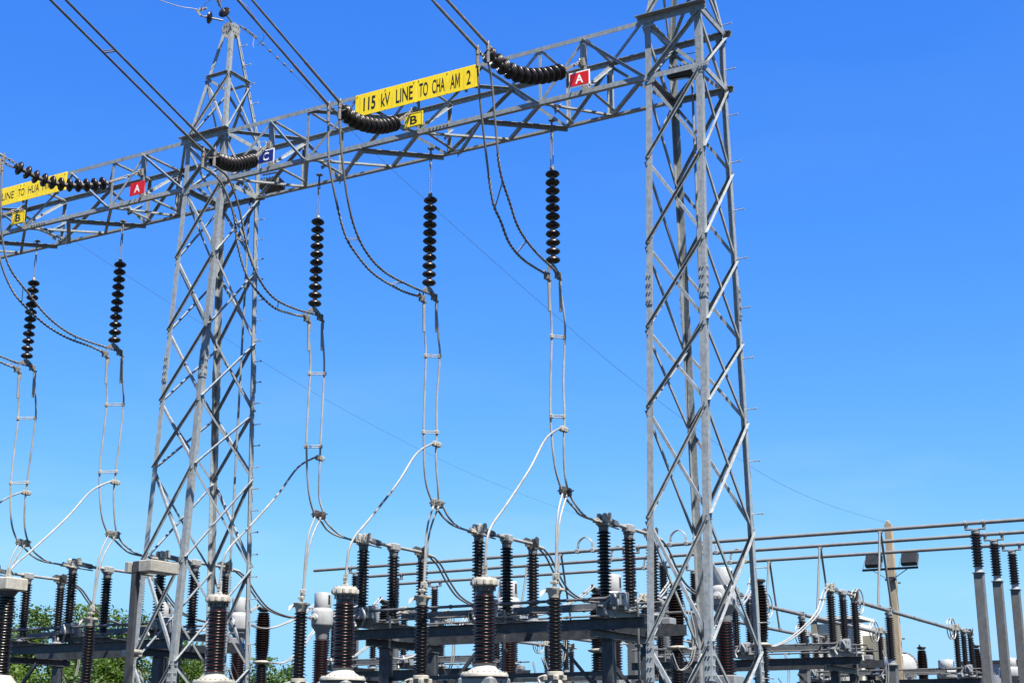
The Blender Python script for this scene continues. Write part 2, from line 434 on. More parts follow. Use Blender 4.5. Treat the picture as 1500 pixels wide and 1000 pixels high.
# ------------------------------------------------------------------ lattice towers
YF, YB, ZL, ZU = 20.0, 21.13, 12.28, 13.37
ZN = [0.15, 1.35, 2.98, 4.83, 6.56, 7.86, 9.28, 10.78, ZL]
def tower(x0, x1, label):
    xc = (x0 + x1) / 2
    T = thing('lattice_tower', label, 'steel tower', (xc, 20.55, 0), 'gantry towers')
    def corner(ix, iy, z):
        if z <= ZU:
            d = max(0, ZL - z)
            y = YF - d * 0.0565 if iy == 0 else YB + d * 0.045
            return V((x0 if ix == 0 else x1, y, z))
        k = (z - ZU) / (16.0 - ZU)
        h = 0.5 + (0.10 - 0.5) * k
        hy = 0.565 + (0.10 - 0.565) * k
        return V((xc + (h if ix else -h), 20.565 + (hy if iy else -hy), z))
    C4 = [(0, 0), (1, 0), (1, 1), (0, 1)]
    for ix, iy in C4:
        sx, sy = (1 if ix == 0 else -1), (1 if iy == 0 else -1)
        m = MB()
        m.angle(corner(ix, iy, 0), corner(ix, iy, ZL - 0.02), (sx, 0, 0), (0, sy, 0), 0.107, 0.011)
        m.angle(corner(ix, iy, ZL - 0.02), corner(ix, iy, ZU), (sx, 0, 0), (0, sy, 0), 0.107, 0.011)
        m.angle(corner(ix, iy, ZU), corner(ix, iy, 15.98), (sx, 0, 0), (0, sy, 0), 0.08, 0.009)
        leg = part('leg', m, 'steel', T)
        for zs in (2.75, 8.55):
            m = MB()
            p0, p1 = corner(ix, iy, zs - 0.28), corner(ix, iy, zs + 0.28)
            o = V((-sx * 0.013, -sy * 0.013, 0))
            m.angle(p0 + o, p1 + o, (sx, 0, 0), (0, sy, 0), 0.12, 0.011)
            for k in range(4):
                pc = p0.lerp(p1, (k + 0.5) / 4) + o
                for dx in (0.04, 0.085):
                    m.bolt(pc + V((sx * dx, 0, 0)), (0, -sy, 0), 0.014, 0.02)
                    m.bolt(pc + V((0, sy * dx, 0)), (-sx, 0, 0), 0.014, 0.02)
            part('splice_plate', m, 'steel', leg)
    faces = [((0, 0), (1, 0), V((0, -1, 0))), ((1, 0), (1, 1), V((1, 0, 0))), ((1, 1), (0, 1), V((0, 1, 0))), ((0, 1), (0, 0), V((-1, 0, 0)))]
    for a, b, n in faces:
        for z0, z1 in zip(ZN, ZN[1:]):
            for up in (0, 1):
                p = corner(*a, z0 if up else z1); q = corner(*b, z1 if up else z0)
                d = (q - p).normalized()
                p = p + d * 0.03; q = q - d * 0.03
                pl = d.cross(n)
                if pl.z > 0: pl = -pl
                m = MB()
                if up:
                    o = n * 0.004
                    m.angle(p + o - pl * 0.03, q + o - pl * 0.03, pl, n, 0.047, 0.007)
                else:
                    o = -n * 0.016
                    m.angle(p + o - pl * 0.03, q + o - pl * 0.03, pl, -n, 0.048, 0.007)
                for e, s in ((p, 1), (q, -1)):
                    m.bolt(e + d * (0.03 * s) + n * 0.012, n, 0.013, 0.016)
                part('cross_brace', m, 'steel', T)
        # brace in the beam bay
        for up in (0, 1):
            p = corner(*a, ZL if up else ZU - 0.06); q = corner(*b, ZU - 0.06 if up else ZL)
            d = (q - p).normalized(); p = p + d * 0.05; q = q - d * 0.05
            m = MB()
            pl = d.cross(n)
            if pl.z > 0: pl = -pl
            o = n * 0.004 if up else -n * 0.016
            m.angle(p + o, q + o, pl, n if up else -n, 0.06, 0.008)
            part('cross_brace', m, 'steel', T)
        # struts at beam level and in the peak
        for z in (ZL + 0.02, ZU - 0.03, 14.8):
            p = corner(*a, z); q = corner(*b, z)
            d = (q - p).normalized()
            ext = 0.12 if (abs(n.y) > 0 and z < 14) else 0.0
            m = MB()
            wd = 0.13 if (n.y < 0 and z < 14 and z > 13) else 0.09
            outw = z > 14 or (n.y < 0 and z > 13)
            wd = 0.06 if z > 14 else wd
            m.angle(p - d * ext + n * 0.014 + V((0, 0, wd / 2)), q + d * ext + n * 0.014 + V((0, 0, wd / 2)), (0, 0, -1), n if outw else -n, wd, 0.01)
            for k in range(3):
                m.bolt(q + d * (ext - 0.02 - 0.04 * k) + n * 0.024, n, 0.014, 0.016)
            part('horizontal_strut', m, 'steel', T)
        # gussets where the beam meets the legs
        if n.y != 0:
            for z in (ZL - 0.02, ZU - 0.08):
                for c, s in ((a, 1), (b, -1)):
                    p = corner(*c, z); d = (corner(*b, z) - corner(*a, z)).normalized() * s
                    m = MB()
                    m.plate([p + n * 0.003 + d * -0.02 + V((0, 0, -0.1)), p + n * 0.003 + d * 0.16 + V((0, 0, -0.07)), p + n * 0.003 + d * 0.2 + V((0, 0, 0.08)), p + n * 0.003 + d * -0.02 + V((0, 0, 0.1))], n, 0.009)
                    part('gusset_plate', m, 'steel', T)
        # peak braces
        for (z0, z1) in ((ZU, 14.8), (14.8, 16.0)):
            for up in ((0, 1) if z0 < 14 else ()):
                p = corner(*a, z0 + 0.05 if up else z1 - 0.05); q = corner(*b, z1 - 0.05 if up else z0 + 0.05)
                d = (q - p).normalized(); pl = d.cross(n)
                if pl.z > 0: pl = -pl
                o = n * 0.004 if up else -n * 0.014
                m = MB(); m.angle(p + o, q + o, pl, n if up else -n, 0.045, 0.006)
                part('cross_brace', m, 'steel', T)
    m = MB()
    for n, c, d in ((V((0, -1, 0)), V((xc, 20.45, 15.98)), V((1, 0, 0))), (V((1, 0, 0)), V((xc + 0.115, 20.565, 15.98)), V((0, 1, 0))), (V((0, 1, 0)), V((xc, 20.68, 15.98)), V((1, 0, 0))), (V((-1, 0, 0)), V((xc - 0.115, 20.565, 15.98)), V((0, 1, 0)))):
        z = V((0, 0, 1))
        m.plate([c - d * 0.11 - z * 0.15, c + d * 0.11 - z * 0.15, c + d * 0.15 + z * 0.0, c + d * 0.08 + z * 0.11, c - d * 0.08 + z * 0.11, c - d * 0.15 + z * 0.0], n, 0.01)
        for i in (-0.07, 0, 0.07):
            m.bolt(c + d * i + n * 0.01 - z * 0.08, n, 0.014, 0.014); m.bolt(c + d * i + n * 0.01 + z * 0.05, n, 0.014, 0.014)
    part('peak_plate', m, 'alu', T)
    # step bolts on the right rear leg
    z = 0.9
    while z < 15.8:
        p = corner(1, 1, z)
        m = MB()
        m.tube([p - V((0.02, 0.05, 0)), p + V((0.17, -0.05, 0))], 0.009, 6)
        m.lathe([(0.02, 0), (0.02, 0.015)], p + V((0.17, -0.05, 0)), (1, 0, 0), 6)
        part('step_bolt', m, 'steel', T)
        z += 0.42 if xc < -12 else 0.84
    m = MB(); m.tube([(x1 - 0.62 if xc > -12 else x1 - 0.22, YB - 0.02, 0), (x1 - 0.62 if xc > -12 else x1 - 0.22, YB - 0.02, 12.6)], 0.022, 8)
    part('conduit_pipe', m, 'steel', T)
    return T
tower(-8.76, -7.76, 'galvanised lattice tower at the right end of the beam carrying the long yellow line sign')
tower(-18.9, -17.9, 'galvanised lattice tower between the two beams with disc insulators on its peak')

# ------------------------------------------------------------------ lattice beams
def beam(xa, xb, label):
    xc = (xa + xb) / 2
    B = thing('lattice_beam', label, 'gantry beam', (xc, 20.55, ZL), 'gantry beams')
    U = [-3.4, -1.38, 1.38, 3.4]
    L = [xa - xc, -2.53, 0, 2.53, xb - xc]
    for y, sy in ((YF, 1), (YB, -1)):
        m = MB(); m.angle((xa, y, ZL), (xb, y, ZL), (0, 0, 1), (0, sy, 0), 0.082, 0.01)
        for dx in (-0.25,):
            for k in range(6):
                m.bolt((xc + 0.55 + dx + k * 0.075, y - sy * 0.002, ZL + 0.05), (0, -sy, 0), 0.016, 0.022)
        part('lower_chord', m, 'steel', B)
        m = MB(); m.angle((xa, y, ZU), (xb, y, ZU), (0, 0, -1), (0, sy, 0), 0.082, 0.01)
        part('upper_chord', m, 'steel', B)
        n = V((0, -sy, 0))
        seq = []
        for i, u in enumerate(U):
            seq += [(L[i], u), (L[i + 1], u)]
        for l, u in seq:
            p = V((xc + l, y, ZL + 0.05)); q = V((xc + u, y, ZU - 0.05))
            d = (q - p).normalized(); pl = d.cross(n)
            if pl.z > 0: pl = -pl
            outw = (u < l)
            m = MB(); o = n * (0.003 if outw else -0.014)
            m.angle(p + o, q + o, pl, n if outw else -n, 0.055, 0.007)
            for e, s in ((p, 1), (q, -1)):
                m.bolt(e + d * 0.05 * s + n * 0.012, n, 0.013, 0.015)
            part('diagonal_brace', m, 'steel', B)
        for xv in (-2.53, 2.53, 0):
            m = MB(); m.angle((xc + xv, y - n.y * 0.015, ZL + 0.02), (xc + xv, y - n.y * 0.015, ZU - 0.02), (1, 0, 0), -n, 0.056, 0.008)
            part('vertical_post', m, 'steel', B)
        for xv in (-3.4, 3.4):
            m = MB(); m.chan((xc + xv, y - n.y * 0.012, ZL + 0.02), (xc + xv, y - n.y * 0.012, ZU - 0.02), (1, 0, 0), -n, 0.11, 0.05)
            part('vertical_post', m, 'steel', B)
    # plan bracing, bottom and top
    F = [xa - xc + 0.1, -3.4, -2.53, -1.3, 0, 1.3, 2.53, 3.4, xb - xc - 0.1]
    for z, up in ((ZL, -1), (ZU, 1)):
        for i in range(8):
            p, q = (F[i], F[i + 1]) if i % 2 == 0 else (F[i + 1], F[i])
            if z == ZL or i in (0, 2, 3, 4, 5, 7):
                m = MB()
                m.angle((xc + p, YF + 0.03, z - up * 0.014), (xc + q, YB - 0.03, z - up * 0.014), (1, 0, 0), (0, 0, -up), 0.058, 0.008)
                part('plan_brace', m, 'steel', B)
    for x, x2 in ((-1.3, -2.53), (1.3, 2.53), (1.3, 0.2), (-1.3, -0.1)):
        m = MB(); m.angle((xc + x, YF + 0.03, ZL - 0.004), (xc + x2, YB - 0.03, ZL - 0.004), (1, 0, 0), (0, 0, -1), 0.075, 0.008)
        part('plan_brace', m, 'steel', B)
    # transverse frames
    for x in (-3.4, -2.53, 0, 2.53, 3.4):
        for z in (ZL + 0.10, ZU - 0.10):
            m = MB(); m.angle((xc + x + 0.05, YF + 0.03, z), (xc + x + 0.05, YB - 0.03, z), (1, 0, 0), (0, 0, 1), 0.06, 0.007)
            part('cross_strut', m, 'steel', B)
        if abs(x) > 3 or x == 0:
            m = MB(); m.angle((xc + x + 0.06, YF + 0.05, ZL + 0.12), (xc + x + 0.06, YB - 0.05, ZU - 0.12), (0, -0.7, 0.7), (1, 0, 0), 0.055, 0.007)
            part('cross_strut', m, 'steel', B)
    # short bright knee braces
    for x in (-2.5, 0.3, 2.6):
        m = MB(); m.angle((xc + x, YF + 0.45, ZL + 0.06), (xc + x - 0.25, YB - 0.04, ZL + 0.5), (1, 0, 0), (0, 1, 0.3), 0.07, 0.008)
        part('knee_brace', m, 'steel', B)
    return B
beam(-17.9, -8.76, 'lattice beam between the two towers carrying three lettered plates and a long yellow sign')
beam(-28.04, -18.9, 'lattice beam running off the left of the photo past the smaller yellow sign')

# ------------------------------------------------------------------ lettering
def text_mesh(words, y, m, parent, bold=0.0, name='lettering'):
    """words: (string, x0, x1, z0, z1) laid on a plate facing -Y"""
    for s, x0, x1, z0, z1 in words:
        mb = MB()
        if 'M' in s:   # upright M drawn stroke by stroke, the rest of the word from the font
            wm = (x1 - x0) * 0.47
            a, b_, h, k = x1 - wm, x1, z1 - z0, wm * 0.2
            mid = (a + b_) / 2
            for q in ([(a, z0), (a + k, z0), (a + k, z1), (a, z1)], [(b_ - k, z0), (b_, z0), (b_, z1), (b_ - k, z1)],
                      [(a + k, z1 - h * 0.3), (a + k, z1), (mid, z0 + h * 0.42), (mid, z0 + h * 0.12)], [(mid, z0 + h * 0.12), (mid, z0 + h * 0.42), (b_ - k, z1), (b_ - k, z1 - h * 0.3)]):
                mb.add([(px, y, pz) for px, pz in q], [(0, 1, 2, 3)])
            s = s.replace('M', ''); x1 = a - wm * 0.1
        cu = bpy.data.curves.new('text', 'FONT')
        cu.body = s; cu.size = 1.0; cu.offset = bold * (2.2 if s == '115' else 1.0); cu.resolution_u = 6
        o = bpy.data.objects.new('text', cu)
        COL.objects.link(o)
        dg = bpy.context.evaluated_depsgraph_get()
        me = bpy.data.meshes.new_from_object(o.evaluated_get(dg))
        bpy.data.objects.remove(o); bpy.data.curves.remove(cu)
        xs = [v.co.x for v in me.vertices]; ys = [v.co.y for v in me.vertices]
        sx = (x1 - x0) / (max(xs) - min(xs)); sz = (z1 - z0) / (max(ys) - min(ys))
        vs = [(x0 + (v.co.x - min(xs)) * sx, y, z0 + (v.co.y - min(ys)) * sz) for v in me.vertices]
        mb.add(vs, [tuple(p.vertices) for p in me.polygons])
        bpy.data.meshes.remove(me)
        part(name, mb, m, parent)

def long_sign(x0, x1, z0, z1, words, label, bold):
    S = thing('line_sign', label, 'sign', ((x0 + x1) / 2, 19.9, z0), 'yellow line name signs')
    y = 19.905
    xm = (x0 + x1) / 2 + 0.02
    for a, b, dy in ((x0, xm - 0.003, 0), (xm + 0.003, x1, 0.0)):
        m = MB(); m.cbox(a, b, y + dy, y + dy + 0.012, z0, z1, 0.004)
        for bx in (a + 0.05, (a + b) / 2, b - 0.05):
            for bz in (z0 + 0.02, z1 - 0.02):
                m.bolt((bx, y + dy, bz), (0, -1, 0), 0.011, 0.012)
        part('panel', m, 'yellow', S)
    m = MB()
    for z in (z0 + 0.06, z1 - 0.05):
        m.box(x0 + 0.02, x1 - 0.02, y + 0.0125, y + 0.035, z - 0.02, z + 0.02)
    for x in (x0 + 0.3, xm, x1 - 0.3):
        m.box(x - 0.02, x + 0.02, y + 0.036, 19.984, z0 - 0.02, z1 + 0.03)
    part('bracket', m, 'steel', S)
    text_mesh(words, y - 0.0025, 'black', S, bold)
long_sign(-14.65, -11.95, 12.87, 13.315,
          [('115', -14.46, -14.19, 12.955, 13.225), ('kV', -14.06, -13.86, 12.95, 13.215), ('LINE', -13.73, -13.36, 12.95, 13.225), ('TO', -13.22, -13.03, 12.95, 13.22),
           ('CHA', -12.94, -12.67, 12.95, 13.225), ('AM', -12.55, -12.35, 12.95, 13.23), ('2', -12.21, -12.12, 12.955, 13.235)],
          'long yellow sign lettered 115 kV LINE TO CHA AM 2 on the right beam', 0.011)
long_sign(-24.85, -22.15, 12.91, 13.325,
          [('115', -24.72, -24.55, 13.04, 13.20), ('kV', -24.45, -24.3, 13.04, 13.20), ('LINE', -24.10, -23.73, 13.035, 13.20), ('TO', -23.6, -23.41, 13.035, 13.205), ('HUA', -23.29, -22.96, 13.04, 13.215), ('HIN', -22.86, -22.58, 13.045, 13.22)],
          'yellow sign lettered LINE TO HUA HIN cut by the left edge of the photo', 0.0)

def phase_plate(xc, letter, colm, border, lettm, label):
    P = thing('phase_plate', label, 'sign', (xc, 19.9, 12.37), 'small lettered phase plates')
    y = 19.86
    if border:
        m = MB(); m.cbox(xc - 0.2, xc + 0.2, y, y + 0.006, 12.365, 12.645, 0.002)
        part('border', m, 'letter', P)
        m = MB(); m.cbox(xc - 0.178, xc + 0.178, y - 0.004, y - 0.0005, 12.387, 12.623, 0.001)
    else:
        m = MB(); m.cbox(xc - 0.2, xc + 0.2, y - 0.004, y + 0.006, 12.365, 12.645, 0.002)
        for bx in (-0.18, 0.18):
            for bz in (12.385, 12.625): m.bolt((xc + bx, y - 0.004, bz), (0, -1, 0), 0.008, 0.006)
    part('plate', m, colm, P)
    w = 0.075
    text_mesh([(letter, xc - w, xc + w, 12.42, 12.585)], y - 0.006, lettm, P, 0.02)
    if letter == 'B':   # thin black frame line
        m = MB()
        for a, b, c, d in ((-0.185, 0.185, 12.378, 12.386), (-0.185, 0.185, 12.624, 12.632), (-0.185, -0.177, 12.3865, 12.6235), (0.177, 0.185, 12.3865, 12.6235)):
            m.box(xc + a, xc + b, y - 0.0065, y - 0.0042, c, d)
        part('frame_line', m, 'black', P)
    m = MB()
    m.box(xc - 0.03, xc + 0.03, y + 0.0065, y + 0.02, 12.38, 12.62)
    m.box(xc - 0.02, xc + 0.02, y + 0.0205, 19.985, 12.41, 12.45)
    part('bracket', m, 'steel', P)
phase_plate(-9.93, 'A', 'red', True, 'letter', 'red A plate with a white border near the right tower')
phase_plate(-13.30, 'B', 'yellow', False, 'black', 'yellow B plate under the long yellow sign of the right beam')
phase_plate(-16.70, 'C', 'blue', True, 'letter', 'blue C plate with a white border beside the middle tower')
phase_plate(-20.03, 'A', 'red', False, 'letter', 'borderless red A plate on the left beam')
phase_plate(-23.47, 'B', 'yellow', False, 'black', 'yellow B plate on the left beam below the sign cut by the edge')

# ------------------------------------------------------------------ disc insulators
DISC = None
def disc_meshes():
    d = MB()
    d.lathe([(0.03, 0.012), (0.055, 0.012), (0.09, 0.002), (0.114, -0.016), (0.126, -0.038), (0.127, -0.052), (0.120, -0.064), (0.106, -0.070), (0.10, -0.078), (0.092, -0.066), (0.075, -0.082), (0.066, -0.066), (0.045, -0.078), (0.02, -0.06)], (0, 0, 0), (0, 0, 1), 28)
    c = MB()
    c.lathe([(0.012, 0.088), (0.03, 0.086), (0.04, 0.07), (0.042, 0.03), (0.052, 0.008), (0.052, -0.002)], (0, 0, 0), (0, 0, 1), 16)
    c.lathe([(0.012, -0.05), (0.012, -0.08)], (0, 0, 0), (0, 0, 1), 10)
    return d.data('insulator_disc', 'disc'), c.data('metal_cap', 'hard')
DM, CM = disc_meshes()
def place_disc(parent, world, axis, scale=1.0):
    """axis = direction from the pin towards the cap"""
    o = bpy.data.objects.new('insulator_disc', DM)
    COL.objects.link(o); o.parent = parent
    o.location = V(world) - rootloc(parent)
    ja = V(axis).normalized() + V((random.uniform(-.05, .05), random.uniform(-.05, .05), random.uniform(-.05, .05)))
    o.rotation_euler = ja.to_track_quat('Z', 'Y').to_euler()
    o.scale = (scale, scale, 1.0)
    c = bpy.data.objects.new('metal_cap', CM)
    COL.objects.link(c); c.parent = o
def chain(m, p, q, n=None, r=0.011):
    p, q = V(p), V(q)
    ln = (q - p).length
    n = n or max(2, int(ln / 0.07))
    a = (q - p) / n
    t = a.normalized()
    s = t.cross(V((0.3, 0.8, 0.5))).normalized(); s2 = t.cross(s)
    for i in range(n):
        c = p + a * (i + 0.5)
        h = a.length * 0.62
        d = s if i % 2 == 0 else s2
        w = 0.02
        pts = [c - t * h - d * w * 0.5, c - t * h * 0.6 - d * w, c + t * h * 0.6 - d * w, c + t * h - d * w * 0.5, c + t * h + d * w * 0.5, c + t * h * 0.6 + d * w, c - t * h * 0.6 + d * w, c - t * h + d * w * 0.5, c - t * h - d * w * 0.5]
        m.tube(pts, r, 6)

# per phase: x on the switchgear side
PH = {'A': -10.87, 'B': -13.41, 'C': -15.98, 'a': -21.13, 'b': -23.68, 'c': -26.2}
WHERE = {'A': 'below the bordered red A plate', 'B': 'below the right beam\'s yellow B plate', 'C': 'between the middle tower and the B plate\'s string', 'a': 'below the borderless red A plate', 'b': 'nearest the left edge of the photo'}
for k in 'ABCab':
    x = PH[k]
    S = thing('suspension_insulator', 'dark disc string hanging from the beam ' + WHERE[k], 'insulator string', (x, 20.62, ZL), 'hanging disc strings')
    m = MB()
    top = 12.25
    m.cbox(x - 0.05, x + 0.05, 20.57, 20.67, ZL - 0.05, ZL - 0.016, 0.008)
    m.tube([(x, 20.62, top), (x, 20.62, top - 0.12)], 0.018, 8)
    chain(m, (x, 20.62, top - 0.1), (x, 20.62, top - 0.4), 3, 0.011)
    for s in (-0.022, 0.022):
        m.tube([(x + s, 20.62, top - 0.38), (x + s, 20.62, top - 0.9)], 0.009, 6)
    m.cbox(x - 0.04, x + 0.04, 20.6, 20.64, top - 0.95, top - 0.88, 0.008)
    m.tube([(x, 20.62, top - 0.9), (x, 20.62, 11.30)], 0.016, 8)
    part('hanger', m, 'hard', S)
    n = 11; z0d = 11.27 if k in 'AB' else 11.32
    for i in range(n):
        place_disc(S, (x, 20.63, z0d - i * (z0d - 9.68) / 10), (0, 0, 1))
    m = MB()
    m.tube([(x, 20.63, 9.62), (x, 20.63, 9.55)], 0.016, 8)
    m.plate([(x - 0.012, 20.63 - 0.05, 9.56), (x - 0.012, 20.63 + 0.05, 9.56), (x - 0.012, 20.86, 9.46), (x - 0.012, 20.86, 9.40), (x - 0.012, 20.63, 9.47), (x - 0.012, 20.44, 9.40), (x - 0.012, 20.44, 9.46)], (1, 0, 0), 0.024)
    part('yoke_plate', m, 'hard', S)
    for y, z in ((20.45, 9.27), (20.85, 9.40)):
        m = MB()
        m.tube([(x, y, 9.43), (x, y, z + 0.02)], 0.014, 8)
        m.cbox(x - 0.03, x + 0.03, y - 0.03, y + 0.03, z + 0.02, z + 0.08, 0.008)
        m.tube(smooth([(x, y - 0.16, z + 0.07), (x, y - 0.05, z), (x, y + 0.07, z - 0.05)], 4), 0.032, 8)
        for s in (-0.08, 0.0):
            m.box(x - 0.04, x + 0.04, y + s - 0.012, y + s + 0.012, z - 0.05, z + 0.06)
        m.lathe([(0.025, 0), (0.025, 0.16)], (x, y + 0.05, z - 0.2), (0, 0, 1), 8)
        part('conductor_clamp', m, 'hard', S)

# tension strings and line conductors: attach point, disc path, yoke, jumper start points, line end
TEN = {
 'A': ((-9.94, 20.0, 12.86), [(-10.05, 19.4, 12.47), (-10.14, 18.93, 12.21), (-10.22, 18.49, 12.04), (-10.3, 18.07, 11.98), (-10.38, 17.66, 12.05)], (-10.41, 17.45, 12.13), 0.395, 'bordered red A'),
 'B': ((-13.38, 20.0, 12.74), [(-13.36, 19.36, 12.25), (-13.35, 19.05, 12.08), (-13.33, 18.72, 11.94), (-13.31, 18.19, 11.80), (-13.3, 17.8, 11.80)], (-13.28, 17.46, 11.83), 0.285, "right beam's yellow B"),
 'C': ((-16.74, 20.0, 12.78), [(-16.54, 19.28, 12.17), (-16.45, 18.95, 11.99), (-16.35, 18.51, 11.77), (-16.2, 17.93, 11.61)], (-16.12, 17.63, 11.65), 0.07, 'blue C'),
 'a': ((-20.07, 20.0, 12.90), [(-20.5, 19.42, 12.55), (-20.65, 19.1, 12.43), (-20.87, 18.64, 12.33), (-21.03, 18.25, 12.34), (-21.18, 17.88, 12.44)], (-21.33, 17.52, 12.57), 0.42, 'borderless red A'),
 'b': ((-23.47, 20.0, 12.76), [(-23.55, 19.4, 12.42), (-23.62, 18.93, 12.15), (-23.7, 18.4, 12.0), (-23.8, 17.66, 11.95)], (-23.85, 17.45, 12.0), 0.3, 'edge-cut yellow B')}
CL = {}
for k, (att, path, yk, slope, nm) in TEN.items():
    att, yk = V(att), V(yk)
    S = thing('tension_insulator', 'sagging dark disc string pulling off the beam beside the %s plate' % nm, 'insulator string', att, 'sagging tension disc strings')
    pts = smooth(path, 10)
    dist = [0]
    for a, b in zip(pts, pts[1:]): dist.append(dist[-1] + (b - a).length)
    tot = dist[-1]; n = 12 if k != 'a' else 11
    def at(s):
        for i in range(len(pts) - 1):
            if dist[i + 1] >= s:
                return pts[i].lerp(pts[i + 1], (s - dist[i]) / max(1e-6, dist[i + 1] - dist[i]))
        return pts[-1]
    for i in range(n):
        s = tot * i / (n - 1)
        p = at(s); d = (at(max(0, s - 0.08)) - at(min(tot, s + 0.08)))
        place_disc(S, p, d, 1.1)
    m = MB()
    h = V((yk.x - att.x, yk.y - att.y, 0)).normalized()
    side = V((-h.y, h.x, 0))
    first = pts[0]
    m.cbox(att.x - 0.06, att.x + 0.06, 19.95, 19.998, att.z - 0.08, att.z + 0.08, 0.01)
    m.ring(att + V((0, -0.07, 0)), (1, 0, 0), 0.04, 0.013, 14, 6)
    a1 = V((att.x, 19.92, att.z - 0.02))
    mid = a1.lerp(first, 0.45)
    chain(m, a1, mid, 3, 0.012)
    fd = (mid - first).normalized()
    m.bar(mid, first + fd * 0.08, 0.05, 0.022)
    m.bar(mid + side * 0.03, first + fd * 0.1 + side * 0.03, 0.012, 0.05)
    m.bar(mid - side * 0.03, first + fd * 0.1 - side * 0.03, 0.012, 0.05)
    part('shackle_link', m, 'hard', S)
    m = MB()
    last = pts[-1]
    cl = [yk + side * 0.11, yk - side * 0.11]
    base = last.lerp(yk, 0.35)
    m.plate([last - side * 0.03 - V((0, 0, 0.01)), last + side * 0.03 - V((0, 0, 0.01)), base + side * 0.13 - V((0, 0, 0.01)), base - side * 0.13 - V((0, 0, 0.01))], (0, 0, 1), 0.02)
    part('yoke_plate', m, 'hard', S)
    CL[k] = []
    Lc = thing('line_conductor', 'twin overhead conductors running up from the string beside the %s plate' % nm, 'overhead line', yk, 'incoming twin line conductors')
    ends = []
    for c, b in zip(cl, (base + side * 0.12, base - side * 0.12)):
        m = MB()
        chain(m, b, c + (b - c).normalized() * 0.05, 3, 0.01)
        up = (h + V((0, 0, slope))).normalized()
        m.tube([c - up * 0.04, c + up * 0.28], 0.026, 8)
        m.cbox(c.x - 0.025, c.x + 0.025, c.y - 0.03, c.y + 0.03, c.z - 0.1, c.z + 0.03, 0.008)
        m.tube([c + V((0, 0, 0.0)), c + V((0, 0, 0.09)) + up * -0.02], 0.012, 6)
        m.lathe([(0.028, 0), (0.03, 0.05), (0.022, 0.24)], c + V((0, 0.0, -0.3)), (0, 0, 1), 8)
        part('dead_end_clamp', m, 'hard', S)
        CL[k].append(c + V((0, 0, -0.28)))
        m = MB()
        pp = []
        for i in range(25):
            s = 0.2 + i * 1.1
            pp.append(c + h * s + V((0, 0, slope * s + 0.004 * s * s * 0.0)))
        m.tube(pp, 0.019, 8)
        part('conductor', m, 'linewire', Lc)
        m = MB(); m.tube([c + up * 0.27, c + up * 1.05], 0.024, 8)
        part('armour_rod', m, 'hard', Lc)
    for s in (3.4, 9.0, 16):
        m = MB()
        p0, p1 = (c + h * s + V((0, 0, slope * s)) for c in cl)
        m.tube([p0, p1], 0.012, 6); m.tube([p0 + h * 0.06, p1 + h * 0.06], 0.008, 6)
        part('spacer', m, 'hard', Lc)

# jumpers from the tension strings to the hanging strings
JM = {
 'A': ([(-10.53, 17.56, 11.38), (-10.57, 17.83, 10.53), (-10.6, 18.1, 9.81), (-10.63, 18.4, 9.58), (-10.68, 18.77, 9.33), (-10.74, 19.35, 9.23), (-10.87, 20.36, 9.30), (-10.87, 20.45, 9.27)],
       [(-10.33, 17.6, 11.55), (-10.35, 17.78, 10.73), (-10.38, 17.96, 10.2), (-10.46, 18.4, 9.85), (-10.53, 18.81, 9.57), (-10.65, 19.55, 9.44), (-10.85, 20.7, 9.44), (-10.87, 20.85, 9.40)]),
 'B': ([(-13.39, 17.5, 10.94), (-13.39, 17.66, 10.44), (-13.39, 18.0, 9.76), (-13.4, 18.36, 9.5), (-13.4, 18.91, 9.29), (-13.41, 19.76, 9.24), (-13.41, 20.36, 9.29), (-13.41, 20.45, 9.27)],
       [(-13.18, 17.58, 10.93), (-13.19, 17.81, 10.2), (-13.21, 18.09, 9.76), (-13.24, 18.5, 9.48), (-13.29, 19.11, 9.35), (-13.35, 20.07, 9.37), (-13.41, 20.72, 9.43), (-13.41, 20.85, 9.40)]),
 'C': ([(-16.18, 18.0, 11.25), (-16.16, 18.25, 10.98), (-16.15, 18.43, 10.65), (-16.14, 18.55, 10.17), (-16.11, 18.85, 9.63), (-16.06, 19.45, 9.29), (-16.02, 19.99, 9.27), (-15.98, 20.37, 9.30), (-15.98, 20.45, 9.27)],
       [(-16.02, 18.05, 11.28), (-16.01, 18.31, 10.93), (-16.01, 18.49, 10.55), (-16.01, 18.68, 10.09), (-16.0, 18.98, 9.69), (-16.0, 19.42, 9.43), (-15.99, 20.04, 9.38), (-15.98, 20.72, 9.43), (-15.98, 20.85, 9.40)]),
 'a': ([(-21.4, 17.53, 11.5), (-21.38, 17.75, 10.6), (-21.35, 18.08, 10.06), (-21.31, 18.45, 9.77), (-21.26, 18.98, 9.52), (-21.22, 19.5, 9.40), (-21.17, 20.04, 9.36), (-21.13, 20.37, 9.30), (-21.13, 20.45, 9.27)],
       [(-21.2, 17.5, 11.57), (-21.2, 17.62, 10.91), (-21.19, 17.85, 10.4), (-21.18, 18.36, 10.01), (-21.17, 18.87, 9.68), (-21.16, 19.44, 9.49), (-21.15, 20.01, 9.44), (-21.13, 20.72, 9.43), (-21.13, 20.85, 9.40)]),
 'b': ([(-23.92, 17.6, 11.0), (-23.85, 18.1, 10.1), (-23.79, 18.95, 9.57), (-23.72, 19.97, 9.36), (-23.69, 20.36, 9.30), (-23.68, 20.45, 9.27)],
       [(-23.8, 17.7, 11.0), (-23.8, 18.3, 10.15), (-23.75, 19.2, 9.62), (-23.7, 20.2, 9.45), (-23.68, 20.72, 9.43), (-23.68, 20.85, 9.40)])}
